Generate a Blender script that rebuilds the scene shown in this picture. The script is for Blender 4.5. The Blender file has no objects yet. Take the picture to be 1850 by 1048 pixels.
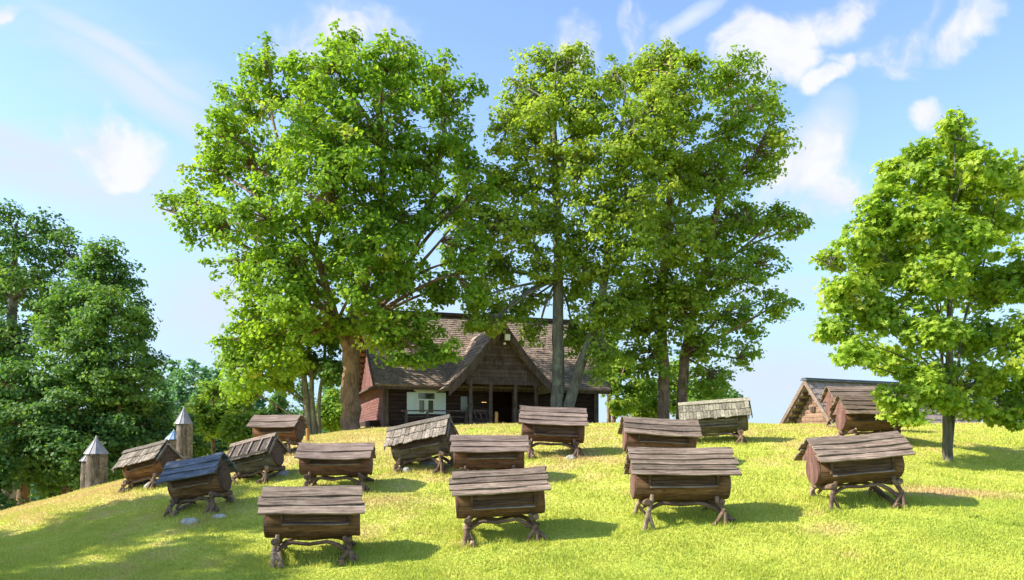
import bpy, math, random
import numpy as np
PI = math.pi
SC = bpy.context.scene
COL = SC.collection
F, HY, CX, CZ = 1400.0, 805.0, 925.0, 1.6       # focal length and horizon in photo pixels, eye height

def P(px, py, Y):
    return np.array([(px - CX) / F * Y, Y, CZ - (py - HY) / F * Y])

# ------------------------------------------------------------------ terrain
CP = []
for px, py, Y in [
    (0,1048,10.8),(300,1048,10.9),(600,1048,10.9),(900,1048,10.7),(1200,1048,10.4),(1500,1048,10.1),(1850,1048,9.8),
    (0,985,14),(0,938,19),(60,915,21),(120,894,23),(175,880,25),(230,866,26),(290,850,28),(340,838,30),
    (440,815,27),(540,795,27),(600,783,32),(640,777,34),(500,806,24),
    (565,1006,12),(900,970,12.7),(1225,940,13),(1548,905,13.5),(600,884,16),(883,868,16.5),(997,822,19),(1190,840,17.3),
    (1290,798,20),(770,846,17.5),(505,818,20.5),(465,873,17.5),(360,920,15),(268,878,18.5),(1600,790,20),(1560,775,23),
    (1712,833,18),(1850,900,14),(1850,800,21),(1850,766,27),(1740,769,30),(1500,769,29),(1400,770,30),(1250,769,33),(1150,769,37),
    (760,772,34),(900,770,33),(1000,769,34),(1710,1000,10.9),(1000,1000,11.7)]:
    q = P(px, py, Y); CP.append((q[0], q[1], q[2]))
CP += [(-12,0,-.4),(0,0,0),(12,0,.2),(-8,5,-.3),(0,6,-.15),(8,6,.0),(-20,8,-1.4),(20,6,.4),(-25,0,-1.6),(25,0,.6),(0,-15,0),
       (-5.9,36,2.45),(-8.7,44.5,2.4),(4.2,39.3,2.45),(1.4,47,2.4),(0,33.5,2.42),(9,31.5,2.35),(-9,40,2.2),
       (-17,32,-1.6),(-22,27,-2.6),(-24,20,-2.5),(-16,38,-1.8),(-14.5,46,-1.8),(-22,40,-5.2),(-30,30,-5.4),(-30,15,-3.6),(-11,52,.4),(0,56,.8),(10,50,.9),
       (14,40,1.3),(20,38,1.2),(24,30,2.0),(27,20,2.0),(34,40,-1),(15,60,-3),(-15,65,-5.6),(-40,45,-6),(-11.5,33,1.0)]
CP = np.array(CP)
def _phi(r2): return np.where(r2 > 1e-9, 0.5 * r2 * np.log(r2 + 1e-12), 0)
def _fit():
    n = len(CP); d = CP[:, None, :2] - CP[None, :, :2]
    K = _phi((d ** 2).sum(-1)) + np.eye(n) * 0.6
    Q = np.c_[np.ones(n), CP[:, :2]]
    A = np.block([[K, Q], [Q.T, np.zeros((3, 3))]])
    return np.linalg.solve(A, np.r_[CP[:, 2], 0, 0, 0])
W = _fit()
def ground(x, y):
    x = np.asarray(x, float); y = np.asarray(y, float); sh = x.shape
    x = x.ravel(); y = y.ravel(); out = np.empty(x.shape)
    for i in range(0, len(x), 20000):
        X = x[i:i+20000]; Yy = y[i:i+20000]
        r2 = (X[:, None] - CP[None, :, 0]) ** 2 + (Yy[:, None] - CP[None, :, 1]) ** 2
        out[i:i+20000] = _phi(r2) @ W[:-3] + W[-3] + W[-2] * X + W[-1] * Yy
    # far away: a flat valley floor
    d = np.sqrt((x / 1.15 - 0) ** 2 + (y - 20) ** 2)
    s = np.clip((d - 27) / 16, 0, 1); s = s * s * (3 - 2 * s)
    far = -6.0
    out = np.clip(out, -7, 3.2) * (1 - s) + far * s
    out += 0.018 * np.sin(x * 1.3 + 1.7 * np.sin(y * .7)) * np.cos(y * 1.1 + x * .31) + .01 * np.sin(x * 3.1 + y * 2.3)
    return out.reshape(sh)
def gz(x, y): return float(ground(np.array([x]), np.array([y]))[0])

# ------------------------------------------------------------------ mesh helpers
def link(o, parent=None):
    COL.objects.link(o)
    if parent is not None: o.parent = parent
    return o
def tag(o, label=None, cat=None, group=None, kind=None):
    if label: o['label'] = label
    if cat: o['category'] = cat
    if group: o['group'] = group
    if kind: o['kind'] = kind
    return o
def empty(name, loc, rot=(0, 0, 0)):
    o = bpy.data.objects.new(name, None); o.location = loc; o.rotation_euler = rot; o.empty_display_size = .2
    return link(o)

class MB:
    def __init__(s): s.v = []; s.f = []; s.m = []; s.var = []
    def add(s, vs, fs, var=None, m=0):
        b = len(s.v); s.v.extend([tuple(map(float, q)) for q in vs])
        val = random.random() if var is None else var
        for f in fs: s.f.append(tuple(b + i for i in f)); s.var.append(val); s.m.append(m)
    def box(s, x0, x1, y0, y1, z0, z1, **k):
        s.add([(x, y, z) for z in (z0, z1) for y in (y0, y1) for x in (x0, x1)],
              [(0,2,3,1),(4,5,7,6),(0,1,5,4),(2,6,7,3),(0,4,6,2),(1,3,7,5)], **k)
    def obox(s, o, ax, ay, az, **k):      # corner + 3 edge vectors
        o, ax, ay, az = map(np.asarray, (o, ax, ay, az))
        s.add([o + ax*i + ay*j + az*l for l in (0, 1) for j in (0, 1) for i in (0, 1)],
              [(0,2,3,1),(4,5,7,6),(0,1,5,4),(2,6,7,3),(0,4,6,2),(1,3,7,5)], **k)
    def tube(s, pts, rs, n=10, cap=True, wob=0, **k):
        pts = [np.asarray(p, float) for p in pts]; N = len(pts)
        if np.isscalar(rs): rs = [rs] * N
        vs = []; t0 = pts[1] - pts[0]; t0 /= np.linalg.norm(t0)
        a = np.array([0, 0, 1.]) if abs(t0[2]) < .9 else np.array([1., 0, 0])
        u = np.cross(t0, a); u /= np.linalg.norm(u)
        for i in range(N):
            t = pts[min(i+1, N-1)] - pts[max(i-1, 0)]; t /= np.linalg.norm(t)
            u = u - t * u.dot(t); u /= np.linalg.norm(u); w = np.cross(t, u)
            for j in range(n):
                an = 2 * PI * j / n
                r = rs[i] * (1 + (random.uniform(-wob, wob) if wob else 0))
                vs.append(pts[i] + (u * math.cos(an) + w * math.sin(an)) * r)
        fs = [(i*n+j, i*n+(j+1) % n, (i+1)*n+(j+1) % n, (i+1)*n+j) for i in range(N-1) for j in range(n)]
        if cap: fs += [tuple(range(n-1, -1, -1)), tuple(range((N-1)*n, N*n))]
        s.add(vs, fs, **k)
    def lathe(s, c, prof, n=16, **k):
        vs = [(c[0] + r*math.cos(2*PI*j/n), c[1] + r*math.sin(2*PI*j/n), c[2] + z) for r, z in prof for j in range(n)]
        N = len(prof)
        fs = [(i*n+j, i*n+(j+1) % n, (i+1)*n+(j+1) % n, (i+1)*n+j) for i in range(N-1) for j in range(n)]
        fs += [tuple(range(n-1, -1, -1)), tuple(range((N-1)*n, N*n))]
        s.add(vs, fs, **k)
    def plank(s, a, b, wv, tv, n=8, jit=.01, tj=.004, **k):
        """board from a to b (length), width vector wv, thickness vector tv, with slightly ragged long edges"""
        a, b, wv, tv = [np.asarray(q, float) for q in (a, b, wv, tv)]
        wl = np.linalg.norm(wv); wu = wv / wl; tu = tv / np.linalg.norm(tv)
        ph = [random.uniform(0, 6) for _ in range(4)]; vs = []
        for i in range(n + 1):
            t = i / n; c = a + (b - a) * t
            e0 = jit * (math.sin(t*5+ph[0]) + .5*math.sin(t*17+ph[1])); e1 = jit * (math.sin(t*4+ph[2]) + .6*math.sin(t*13+ph[3]))
            h = tj * math.sin(t*6+ph[1])
            vs += [c + wu*e0 + tu*h, c + wv + wu*e1 + tu*h, c + wv + wu*e1 + tv + tu*h, c + wu*e0 + tv + tu*h]
        fs = [(4*i+j, 4*i+(j+1) % 4, 4*(i+1)+(j+1) % 4, 4*(i+1)+j) for i in range(n) for j in range(4)]
        fs += [(3, 2, 1, 0), (4*n, 4*n+1, 4*n+2, 4*n+3)]
        s.add(vs, fs, **k)
    def build(s, name, mat, parent=None, smooth=False, bevel=0):
        me = bpy.data.meshes.new(name); me.from_pydata(s.v, [], s.f)
        mats = mat if isinstance(mat, (list, tuple)) else [mat]
        for mt in mats: me.materials.append(mt)
        me.polygons.foreach_set('material_index', s.m)
        at = me.attributes.new('var', 'FLOAT', 'FACE'); at.data.foreach_set('value', s.var)
        import bmesh
        bm = bmesh.new(); bm.from_mesh(me); bmesh.ops.recalc_face_normals(bm, faces=bm.faces); bm.to_mesh(me); bm.free()
        if smooth: me.polygons.foreach_set('use_smooth', [True] * len(me.polygons)); me.update()
        o = link(bpy.data.objects.new(name, me), parent)
        if smooth == 'auto':
            me.set_sharp_from_angle(angle=math.radians(42))
        if bevel:
            b = o.modifiers.new('bevel', 'BEVEL'); b.width = bevel; b.segments = 1; b.limit_method = 'ANGLE'
        return o

def np_mesh(name, V, nper, faces, var, mat, parent=None, extra=None):
    """V (n*nper,3): n copies of a small pattern with local face index lists (all the same length)"""
    n = len(V) // nper; fa = np.array(faces); k = fa.shape[1]
    L = (fa[None] + (np.arange(n) * nper)[:, None, None]).reshape(-1)
    me = bpy.data.meshes.new(name); nf = n * len(fa)
    me.vertices.add(len(V)); me.vertices.foreach_set('co', V.astype(np.float32).ravel())
    me.loops.add(nf * k); me.loops.foreach_set('vertex_index', L.astype(np.int32))
    me.polygons.add(nf); me.polygons.foreach_set('loop_start', (np.arange(nf) * k).astype(np.int32))
    me.update(calc_edges=True)
    at = me.attributes.new('var', 'FLOAT', 'FACE'); at.data.foreach_set('value', np.repeat(var, len(fa)).astype(np.float32))
    if extra is not None:
        at = me.attributes.new('tone', 'FLOAT', 'FACE'); at.data.foreach_set('value', np.repeat(extra, len(fa)).astype(np.float32))
    me.materials.append(mat)
    return link(bpy.data.objects.new(name, me), parent)

# ------------------------------------------------------------------ materials
def newmat(name):
    m = bpy.data.materials.new(name); m.use_nodes = True; nt = m.node_tree; nt.nodes.clear()
    out = nt.nodes.new('ShaderNodeOutputMaterial'); return m, nt, out
def N(nt, t, **k):
    n = nt.nodes.new(t)
    for a, b in k.items(): setattr(n, a, b)
    return n
def ramp(nt, src, stops):
    r = N(nt, 'ShaderNodeValToRGB'); e = r.color_ramp.elements
    while len(e) < len(stops): e.new(.5)
    for el, (p, c) in zip(e, stops): el.position = p; el.color = (*c, 1)
    nt.links.new(src, r.inputs[0]); return r.outputs[0]
def mixc(nt, fac, a, b, mode='MIX'):
    m = N(nt, 'ShaderNodeMix', data_type='RGBA', blend_type=mode)
    for i, v in ((0, fac), (6, a), (7, b)):
        if hasattr(v, 'is_linked') or hasattr(v, 'links'): nt.links.new(v, m.inputs[i])
        elif isinstance(v, (int, float)): m.inputs[i].default_value = v
        else: m.inputs[i].default_value = (*v, 1)
    return m.outputs[2]
def math_(nt, op, a, b=0, clamp=False):
    m = N(nt, 'ShaderNodeMath', operation=op, use_clamp=clamp)
    for i, v in enumerate((a, b)):
        if isinstance(v, (int, float)): m.inputs[i].default_value = v
        else: nt.links.new(v, m.inputs[i])
    return m.outputs[0]
def coords(nt, scale=(1, 1, 1), kind='Object'):
    tc = N(nt, 'ShaderNodeTexCoord'); mp = N(nt, 'ShaderNodeMapping'); mp.inputs[3].default_value = scale
    nt.links.new(tc.outputs[kind], mp.inputs[0]); return mp.outputs[0]
def noise(nt, vec, scale, detail=4, rough=.6, dist=0):
    n = N(nt, 'ShaderNodeTexNoise'); n.inputs['Scale'].default_value = scale; n.inputs['Detail'].default_value = detail
    n.inputs['Roughness'].default_value = rough; n.inputs['Distortion'].default_value = dist
    nt.links.new(vec, n.inputs['Vector']); return n.outputs[0]
def attr(nt, name):
    a = N(nt, 'ShaderNodeAttribute', attribute_name=name); return a.outputs['Fac']
def bsdf(nt, out, col, rough=.8, bump=None, bs=.3, spec=.3, metal=0, bd=.01):
    b = N(nt, 'ShaderNodeBsdfPrincipled')
    if isinstance(col, tuple): b.inputs['Base Color'].default_value = (*col, 1)
    else: nt.links.new(col, b.inputs['Base Color'])
    b.inputs['Roughness'].default_value = rough; b.inputs['Specular IOR Level'].default_value = spec; b.inputs['Metallic'].default_value = metal
    if bump is not None:
        bp = N(nt, 'ShaderNodeBump'); bp.inputs['Strength'].default_value = bs; bp.inputs['Distance'].default_value = bd
        nt.links.new(bump, bp.inputs['Height']); nt.links.new(bp.outputs[0], b.inputs['Normal'])
    nt.links.new(b.outputs[0], out.inputs[0]); return b

def wood(name, dark, mid, light, axis=0, streak=22, rough=.85, varamt=.5, lichen=0):
    m, nt, out = newmat(name)
    sc = [streak] * 3; sc[axis] = 1.6
    v = coords(nt, tuple(sc)); n1 = noise(nt, v, 1, 6, .65, .4)
    c = ramp(nt, n1, [(.3, dark), (.5, mid), (.72, light)])
    n2 = noise(nt, coords(nt, (1, 1, 1)), 3.2, 4)
    c = mixc(nt, ramp(nt, n2, [(.35, (0, 0, 0)), (.7, (1, 1, 1))]), c, mixc(nt, 1, c, (.62, .60, .60), 'MULTIPLY'))
    # knots and long drying splits, real marks of the wood
    ks = [7.0] * 3; ks[axis] = 2.2
    vo = N(nt, 'ShaderNodeTexVoronoi'); vo.inputs['Scale'].default_value = 1; nt.links.new(coords(nt, tuple(ks)), vo.inputs['Vector'])
    c = mixc(nt, ramp(nt, vo.outputs['Distance'], [(.05, (.8, .8, .8)), (.14, (0, 0, 0))]), c, tuple(x * .45 for x in dark))
    ss = [16.0] * 3; ss[axis] = .8
    sp = noise(nt, coords(nt, tuple(ss)), 1, 3, .5, .8)
    spr = ramp(nt, sp, [(.47, (0, 0, 0)), (.50, (.85, .85, .85)), (.53, (0, 0, 0))])
    c = mixc(nt, spr, c, tuple(x * .6 for x in dark))
    va = math_(nt, 'MULTIPLY_ADD', attr(nt, 'var'), varamt); va.node.inputs[2].default_value = 1 - varamt / 2
    hs = N(nt, 'ShaderNodeHueSaturation'); nt.links.new(c, hs.inputs['Color']); nt.links.new(va, hs.inputs['Value'])
    c = hs.outputs[0]
    if lichen:
        n3 = noise(nt, coords(nt), 9, 5, .7)
        c = mixc(nt, ramp(nt, n3, [(.56, (0, 0, 0)), (.68, (lichen,) * 3)]), c, (.30, .30, .22))
    bsdf(nt, out, c, rough, n1, .6, .25, bd=.012)
    return m
M = {}
M['roof_plank'] = wood('weathered_roof_plank', (.078, .054, .040), (.215, .158, .118), (.41, .32, .25), 0, 26, varamt=.6, lichen=.3)
M['roof_plank2'] = wood('pinkish_roof_plank', (.12, .083, .065), (.255, .185, .148), (.40, .31, .255), 0, 24, varamt=.35)
M['roof_shade_blue'] = wood('grey_plank_shade_blue', (.06, .07, .085), (.12, .14, .175), (.2, .225, .265), 0, 20, varamt=.3)  # grey boards, with the blue of skylit shade put into the colour
M['shake'] = wood('grey_shake', (.10, .08, .06), (.24, .20, .155), (.42, .36, .29), 1, 34, varamt=.8, lichen=.3)
M['shake_green'] = wood('green_grey_shake', (.11, .10, .07), (.26, .235, .165), (.42, .38, .28), 1, 30, varamt=.8, lichen=.5)
M['shake_dark'] = wood('dark_shake', (.05, .04, .035), (.10, .08, .065), (.18, .15, .12), 1, 34, varamt=.6)
M['log'] = wood('brown_log', (.09, .047, .024), (.20, .105, .053), (.32, .185, .10), 0, 14, varamt=.2)
M['log_red'] = wood('reddish_log', (.095, .045, .03), (.19, .092, .06), (.29, .155, .105), 0, 14, varamt=.2)
M['log_grey'] = wood('greyed_log', (.08, .065, .045), (.17, .14, .10), (.30, .25, .18), 0, 16, varamt=.3, lichen=.5)
M['log_orange'] = wood('orange_log', (.14, .06, .025), (.28, .13, .06), (.42, .22, .12), 0, 12, varamt=.25)
M['end'] = wood('log_end', (.09, .045, .035), (.17, .088, .07), (.26, .15, .12), 2, 10, varamt=.2)
M['hatch'] = wood('hatch_board', (.055, .032, .022), (.11, .065, .045), (.19, .12, .09), 0, 30, varamt=.2)
M['ledge'] = wood('ledge_board', (.11, .08, .055), (.23, .175, .135), (.36, .29, .23), 0, 30, varamt=.3)
M['branch'] = wood('bare_branch', (.07, .042, .028), (.17, .11, .075), (.31, .215, .15), 0, 9, varamt=.4)
M['branch_pale'] = wood('pale_branch', (.15, .10, .07), (.30, .21, .15), (.46, .36, .28), 0, 9, varamt=.4)
M['house_dark'] = wood('dark_house_log', (.025, .014, .011), (.055, .031, .024), (.095, .058, .045), 0, 14, varamt=.4)
M['house_red'] = wood('red_house_board', (.14, .062, .056), (.22, .10, .088), (.31, .16, .145), 1, 22, varamt=.25)
M['house_trim'] = wood('house_trim', (.065, .043, .034), (.13, .088, .068), (.21, .155, .125), 2, 16, varamt=.3)
M['house_shingle'] = wood('house_shingle', (.19, .14, .11), (.35, .265, .21), (.50, .40, .32), 1, 26, varamt=.45)
M['cabin_log'] = wood('cabin_log', (.16, .10, .07), (.29, .18, .125), (.40, .27, .20), 0, 14, varamt=.3)
M['orange_post'] = wood('orange_post', (.25, .12, .03), (.45, .23, .07), (.6, .34, .12), 2, 12, varamt=.1)
M['soffit'] = wood('soffit_board', (.20, .09, .03), (.38, .18, .07), (.5, .27, .12), 0, 14, varamt=.3)

def plain(name, col, rough=.6, ns=0, amt=.3, metal=0, spec=.4):
    m, nt, out = newmat(name)
    if ns:
        n1 = noise(nt, coords(nt), ns, 5)
        c = mixc(nt, n1, tuple(x * (1 - amt) for x in col), tuple(min(1, x * (1 + amt)) for x in col))
        bsdf(nt, out, c, rough, n1, .2, spec, metal)
    else: bsdf(nt, out, col, rough, None, 0, spec, metal)
    return m
M['white'] = plain('cream_paint', (.72, .74, .62), .5, 14, .12)
M['shutter'] = plain('shutter_paint', (.62, .70, .66), .5, 10, .1)
M['glass'] = plain('dark_glass', (.03, .045, .03), .08, spec=.7)
M['black'] = plain('black_void', (.008, .007, .006), .9)
M['rock'] = plain('pale_rock', (.36, .35, .30), .9, 9, .6)
M['rock_dark'] = plain('grey_rock', (.26, .26, .24), .85, 7, .4)
M['lampbox'] = plain('lamp_housing', (.75, .75, .72), .4)
m_, nt_, out_ = newmat('lamp_glow'); e_ = N(nt_, 'ShaderNodeEmission'); e_.inputs[0].default_value = (1, .55, .15, 1); e_.inputs[1].default_value = 5
nt_.links.new(e_.outputs[0], out_.inputs[0]); M['glow'] = m_
# seamed metal cone
m_, nt_, out_ = newmat('zinc_sheet'); n_ = noise(nt_, coords(nt_), 5, 4)
bsdf(nt_, out_, ramp(nt_, n_, [(.3, (.22, .21, .22)), (.7, (.36, .35, .36))]), .6, n_, .15, .4, .3); M['zinc'] = m_
m_, nt_, out_ = newmat('zinc_sheet_blue'); n_ = noise(nt_, coords(nt_), 5, 4)
bsdf(nt_, out_, ramp(nt_, n_, [(.3, (.22, .32, .48)), (.7, (.34, .46, .62))]), .4, n_, .15, .5, .5); M['zinc_blue'] = m_
def bark(name, d, l, sx=7, patches=None):
    m, nt, out = newmat(name)
    v = coords(nt, (sx, sx, 1.4)); n1 = noise(nt, v, 1.5, 8, .7, .8)
    c = ramp(nt, n1, [(.32, d), (.62, l)])
    n2 = noise(nt, coords(nt), 1.8, 4, .6)
    c = mixc(nt, ramp(nt, n2, [(.5, (0, 0, 0)), (.62, (.6, .6, .6))]), c, patches or tuple(x * 1.35 for x in l))
    bsdf(nt, out, c, .9, n1, .9, .15, bd=.04); return m
M['bark'] = bark('brown_bark', (.055, .036, .024), (.25, .165, .11))
M['bark_grey'] = bark('grey_bark', (.06, .055, .045), (.20, .185, .15), 6, (.26, .27, .20))
M['bark_pale'] = bark('lichened_bark', (.05, .045, .035), (.15, .135, .10), 9, (.30, .29, .23))
M['bark_log'] = bark('rough_log_bark', (.03, .024, .02), (.16, .13, .10), 9, (.28, .24, .20))

def leafmat(name, dark, mid, light, yel, trans=.42, rough=.55):
    m, nt, out = newmat(name)
    c = ramp(nt, attr(nt, 'var'), [(0, dark), (.45, mid), (.92, light), (1, yel)])
    c2 = ramp(nt, attr(nt, 'tone'), [(0, dark), (.4, mid), (.80, light), (1, yel)])
    c = mixc(nt, .5, c, c2)
    b = N(nt, 'ShaderNodeBsdfPrincipled'); nt.links.new(c, b.inputs['Base Color'])
    b.inputs['Roughness'].default_value = rough; b.inputs['Specular IOR Level'].default_value = .2
    t = N(nt, 'ShaderNodeBsdfTranslucent')
    tc = mixc(nt, 1, c, (1.35, 1.35, .55), 'MULTIPLY'); nt.links.new(tc, t.inputs[0])
    mx = N(nt, 'ShaderNodeMixShader'); mx.inputs[0].default_value = trans
    nt.links.new(b.outputs[0], mx.inputs[1]); nt.links.new(t.outputs[0], mx.inputs[2]); nt.links.new(mx.outputs[0], out.inputs[0])
    return m
M['leaf_maple'] = leafmat('maple_leaves', (.10, .20, .026), (.19, .33, .034), (.31, .44, .05), (.46, .45, .06), .52)
M['leaf_ash'] = leafmat('ash_leaves', (.14, .24, .038), (.27, .37, .048), (.39, .47, .07), (.50, .49, .08), .54)
M['leaf_lime'] = leafmat('lime_leaves', (.12, .23, .036), (.23, .345, .044), (.35, .45, .06), (.47, .47, .07), .54)
M['leaf_young'] = leafmat('young_maple_leaves', (.14, .26, .03), (.29, .43, .045), (.46, .54, .08), (.60, .56, .12), .5)
M['leaf_wood'] = leafmat('forest_leaves', (.045, .12, .04), (.09, .19, .05), (.15, .26, .06), (.22, .31, .07), .45)
M['leaf_wood2'] = leafmat('forest_leaves_light', (.06, .15, .042), (.12, .235, .052), (.20, .325, .065), (.28, .37, .08), .45)
M['needle_hazed'] = leafmat('hazed_pine_needles', (.07, .18, .095), (.12, .26, .13), (.18, .33, .15), (.25, .38, .15), .35)  # distance haze is mixed into these needles as a paler bluish green
M['leaf_fresh'] = leafmat('fresh_shrub_leaves', (.12, .23, .035), (.20, .33, .04), (.30, .42, .06), (.40, .44, .08), .5)

def grasscol(nt):
    """lawn colour: green with dry straw patches, in world metres"""
    g = N(nt, 'ShaderNodeNewGeometry'); mp = N(nt, 'ShaderNodeMapping'); nt.links.new(g.outputs['Position'], mp.inputs[0])
    p = mp.outputs[0]
    sx = N(nt, 'ShaderNodeSeparateXYZ'); nt.links.new(g.outputs['Position'], sx.inputs[0])
    big = noise(nt, p, .30, 5, .6, .5); med = noise(nt, p, 1.5, 5, .65, .3); fine = noise(nt, p, 26, 4, .7)
    fl = N(nt, 'ShaderNodeMapping'); fl.inputs[3].default_value = (1, .45, 1); nt.links.new(g.outputs['Position'], fl.inputs[0])
    # upper slope is drier than the foot of the hill
    dry = math_(nt, 'MULTIPLY_ADD', sx.outputs[1], .030); dry.node.inputs[2].default_value = -.53
    dry = math_(nt, 'MINIMUM', dry, .06)
    lf = math_(nt, 'MULTIPLY_ADD', sx.outputs[0], -.008); lf.node.inputs[2].default_value = .0; dry = math_(nt, 'ADD', dry, math_(nt, 'MAXIMUM', lf, -.10))
    a = math_(nt, 'ADD', math_(nt, 'MULTIPLY', big, .85), math_(nt, 'MULTIPLY', med, .75))
    a = math_(nt, 'ADD', a, dry)
    c = ramp(nt, a, [(.30, (.33, .42, .06)), (.55, (.45, .50, .08)), (.74, (.52, .54, .10)), (.95, (.62, .50, .19))])
    c = mixc(nt, 1, c, ramp(nt, fine, [(.25, (.82, .84, .78)), (.5, (.97, .98, .95)), (.75, (1.05, 1.03, 1.03))]), 'MULTIPLY')
    for wx, wy, rx, ry, st in ((8.1, 14.3, 1.7, .55, .8), (-6.9, 33.2, 2.2, 1.6, .8), (-2.6, 15.1, 1.3, .7, .5), (-10.8, 20.5, 1.6, 1.2, .5), (1.3, 18.5, .8, .5, .6), (5.0, 12.2, .6, .35, .5), (-5.5, 19.5, 1.6, .8, .4)):
        m = N(nt, 'ShaderNodeMapping', vector_type='TEXTURE'); m.inputs[1].default_value = (wx, wy, 0); m.inputs[3].default_value = (rx, ry, 1000); nt.links.new(g.outputs['Position'], m.inputs[0])
        l = N(nt, 'ShaderNodeVectorMath', operation='LENGTH'); nt.links.new(m.outputs[0], l.inputs[0])
        k = math_(nt, 'SUBTRACT', 1.2, l.outputs['Value'], clamp=True); k = math_(nt, 'MULTIPLY', k, math_(nt, 'MULTIPLY', med, 2.2 * st), clamp=True)
        c = mixc(nt, k, c, (.60, .42, .21))
    return c, med, fine
m_, nt_, out_ = newmat('lawn'); c_, me_, fi_ = grasscol(nt_); bsdf(nt_, out_, c_, .9, fi_, .9, .1, bd=.05); M['lawn'] = m_
m_, nt_, out_ = newmat('grass_blades'); c_, me_, fi_ = grasscol(nt_)
c_ = mixc(nt_, 1, c_, ramp(nt_, attr(nt_, 'var'), [(0, (.86, .90, .84)), (.6, (1, 1, 1)), (1, (1.08, 1.04, 1.1))]), 'MULTIPLY')
b_ = N(nt_, 'ShaderNodeBsdfPrincipled'); nt_.links.new(c_, b_.inputs['Base Color']); b_.inputs['Roughness'].default_value = .6; b_.inputs['Specular IOR Level'].default_value = .15
t_ = N(nt_, 'ShaderNodeBsdfTranslucent'); nt_.links.new(c_, t_.inputs[0]); x_ = N(nt_, 'ShaderNodeMixShader'); x_.inputs[0].default_value = .35
nt_.links.new(b_.outputs[0], x_.inputs[1]); nt_.links.new(t_.outputs[0], x_.inputs[2]); nt_.links.new(x_.outputs[0], out_.inputs[0]); M['blade'] = m_

# ------------------------------------------------------------------ ground sheet
def make_ground():
    def axis(lo, hi, step, far, k=1.25):
        a = list(np.arange(lo, hi + 1e-6, step)); s = step; x = hi
        while x < far: s *= k; x += s; a.append(x)
        s = step; x = lo
        while x > -far: s *= k; x -= s; a.insert(0, x)
        return np.array(a)
    xs = axis(-34, 34, .3, 900); ys = axis(-4, 52, .3, 900)
    X, Y = np.meshgrid(xs, ys); Z = ground(X, Y)
    V = np.stack([X, Y, Z], -1).reshape(-1, 3); nx = len(xs); ny = len(ys)
    i = (np.arange(ny - 1)[:, None] * nx + np.arange(nx - 1)[None]).ravel()
    fa = np.stack([i, i + 1, i + nx + 1, i + nx], 1)
    me = bpy.data.meshes.new('ground'); me.vertices.add(len(V)); me.vertices.foreach_set('co', V.ravel())
    me.loops.add(fa.size); me.loops.foreach_set('vertex_index', fa.ravel().astype(np.int32))
    me.polygons.add(len(fa)); me.polygons.foreach_set('loop_start', (np.arange(len(fa)) * 4).astype(np.int32))
    me.update(calc_edges=True); me.polygons.foreach_set('use_smooth', np.ones(len(fa), bool)); me.materials.append(M['lawn'])
    tag(link(bpy.data.objects.new('ground', me)), 'sunlit mown grass hillside with dry straw patches', kind='structure')
make_ground()

def make_grass():
    rng = np.random.default_rng(5); n = 620000
    # denser close by; only where the camera's surroundings can see it
    Y = 8.5 * (36 / 8.5) ** (rng.random(n) ** 1.25); X = (rng.random(n) * 2 - 1) * (Y * .72 + 1.2)
    ok = (Y < 34); X = X[ok]; Y = Y[ok]; n = len(X); Z = ground(X, Y)
    tuft = np.sin(X * 2.1 + np.sin(Y * 3)) * np.cos(Y * 2.7 + X)
    h = (.014 + .018 * rng.random(n)) * (1 + .35 * tuft) * (1 + Y / 40); h *= np.where(rng.random(n) < .03, 1.9, 1)
    w = (.0035 + .0035 * rng.random(n)) * (1 + Y / 12); a = rng.random(n) * 2 * PI; la = rng.random(n) * 2 * PI; le = h * rng.random(n) * .8
    V = np.empty((n, 3, 3)); dx = np.cos(a) * w; dy = np.sin(a) * w
    V[:, 0] = np.stack([X - dx, Y - dy, Z - .004], 1); V[:, 1] = np.stack([X + dx, Y + dy, Z - .004], 1)
    V[:, 2] = np.stack([X + np.cos(la) * le, Y + np.sin(la) * le, Z + h], 1)
    o = np_mesh('grass', V.reshape(-1, 3), 3, [(0, 1, 2)], rng.random(n), M['blade'])
    tag(o, 'short yellow green grass blades covering the slope', 'grass', kind='stuff')
make_grass()

# ------------------------------------------------------------------ trees
LEAF_V = np.array([(0, 0, 0), (-.48, .28, .10), (-.30, .78, .07), (0, 1, 0), (.30, .78, .07), (.48, .28, .10)]); LEAF_V[:, 1] -= .4
LEAF_F = [(0, 3, 2, 1), (0, 5, 4, 3)]
ML_V = np.array([(0, 0, 0), (-.42, -.02, .06), (-.26, .26, .03), (-.62, .50, .14), (-.22, .58, .04), (0, 1, 0), (.22, .58, .04), (.62, .50, .14), (.26, .26, .03), (.42, -.02, .06)]); ML_V[:, 1] -= .4
ML_F = [(0, 5, 4, 3, 2, 1), (0, 9, 8, 7, 6, 5)]
def leaves(name, C, Nn, size, rng, mat, parent, var, tone, fancy=False):
    n = len(C); base = ML_V if fancy else LEAF_V
    Nn = Nn / np.linalg.norm(Nn, axis=1)[:, None]
    t = rng.normal(size=(n, 3)); t[:, 2] -= .7; t -= Nn * (t * Nn).sum(1)[:, None]; t /= np.linalg.norm(t, axis=1)[:, None]
    b = np.cross(t, Nn); s = (size * rng.uniform(.65, 1.25, n))[:, None, None]
    V = C[:, None] + s * (base[None, :, 0:1] * b[:, None] + base[None, :, 1:2] * t[:, None] + base[None, :, 2:3] * Nn[:, None])
    return np_mesh(name, V.reshape(-1, 3), len(base), ML_F if fancy else LEAF_F, var, mat, parent, tone)

def bez(a, b, c, n):
    return [a * (1-t)**2 + 2*b*t*(1-t) + c*t*t for t in np.linspace(0, 1, n)]

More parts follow.
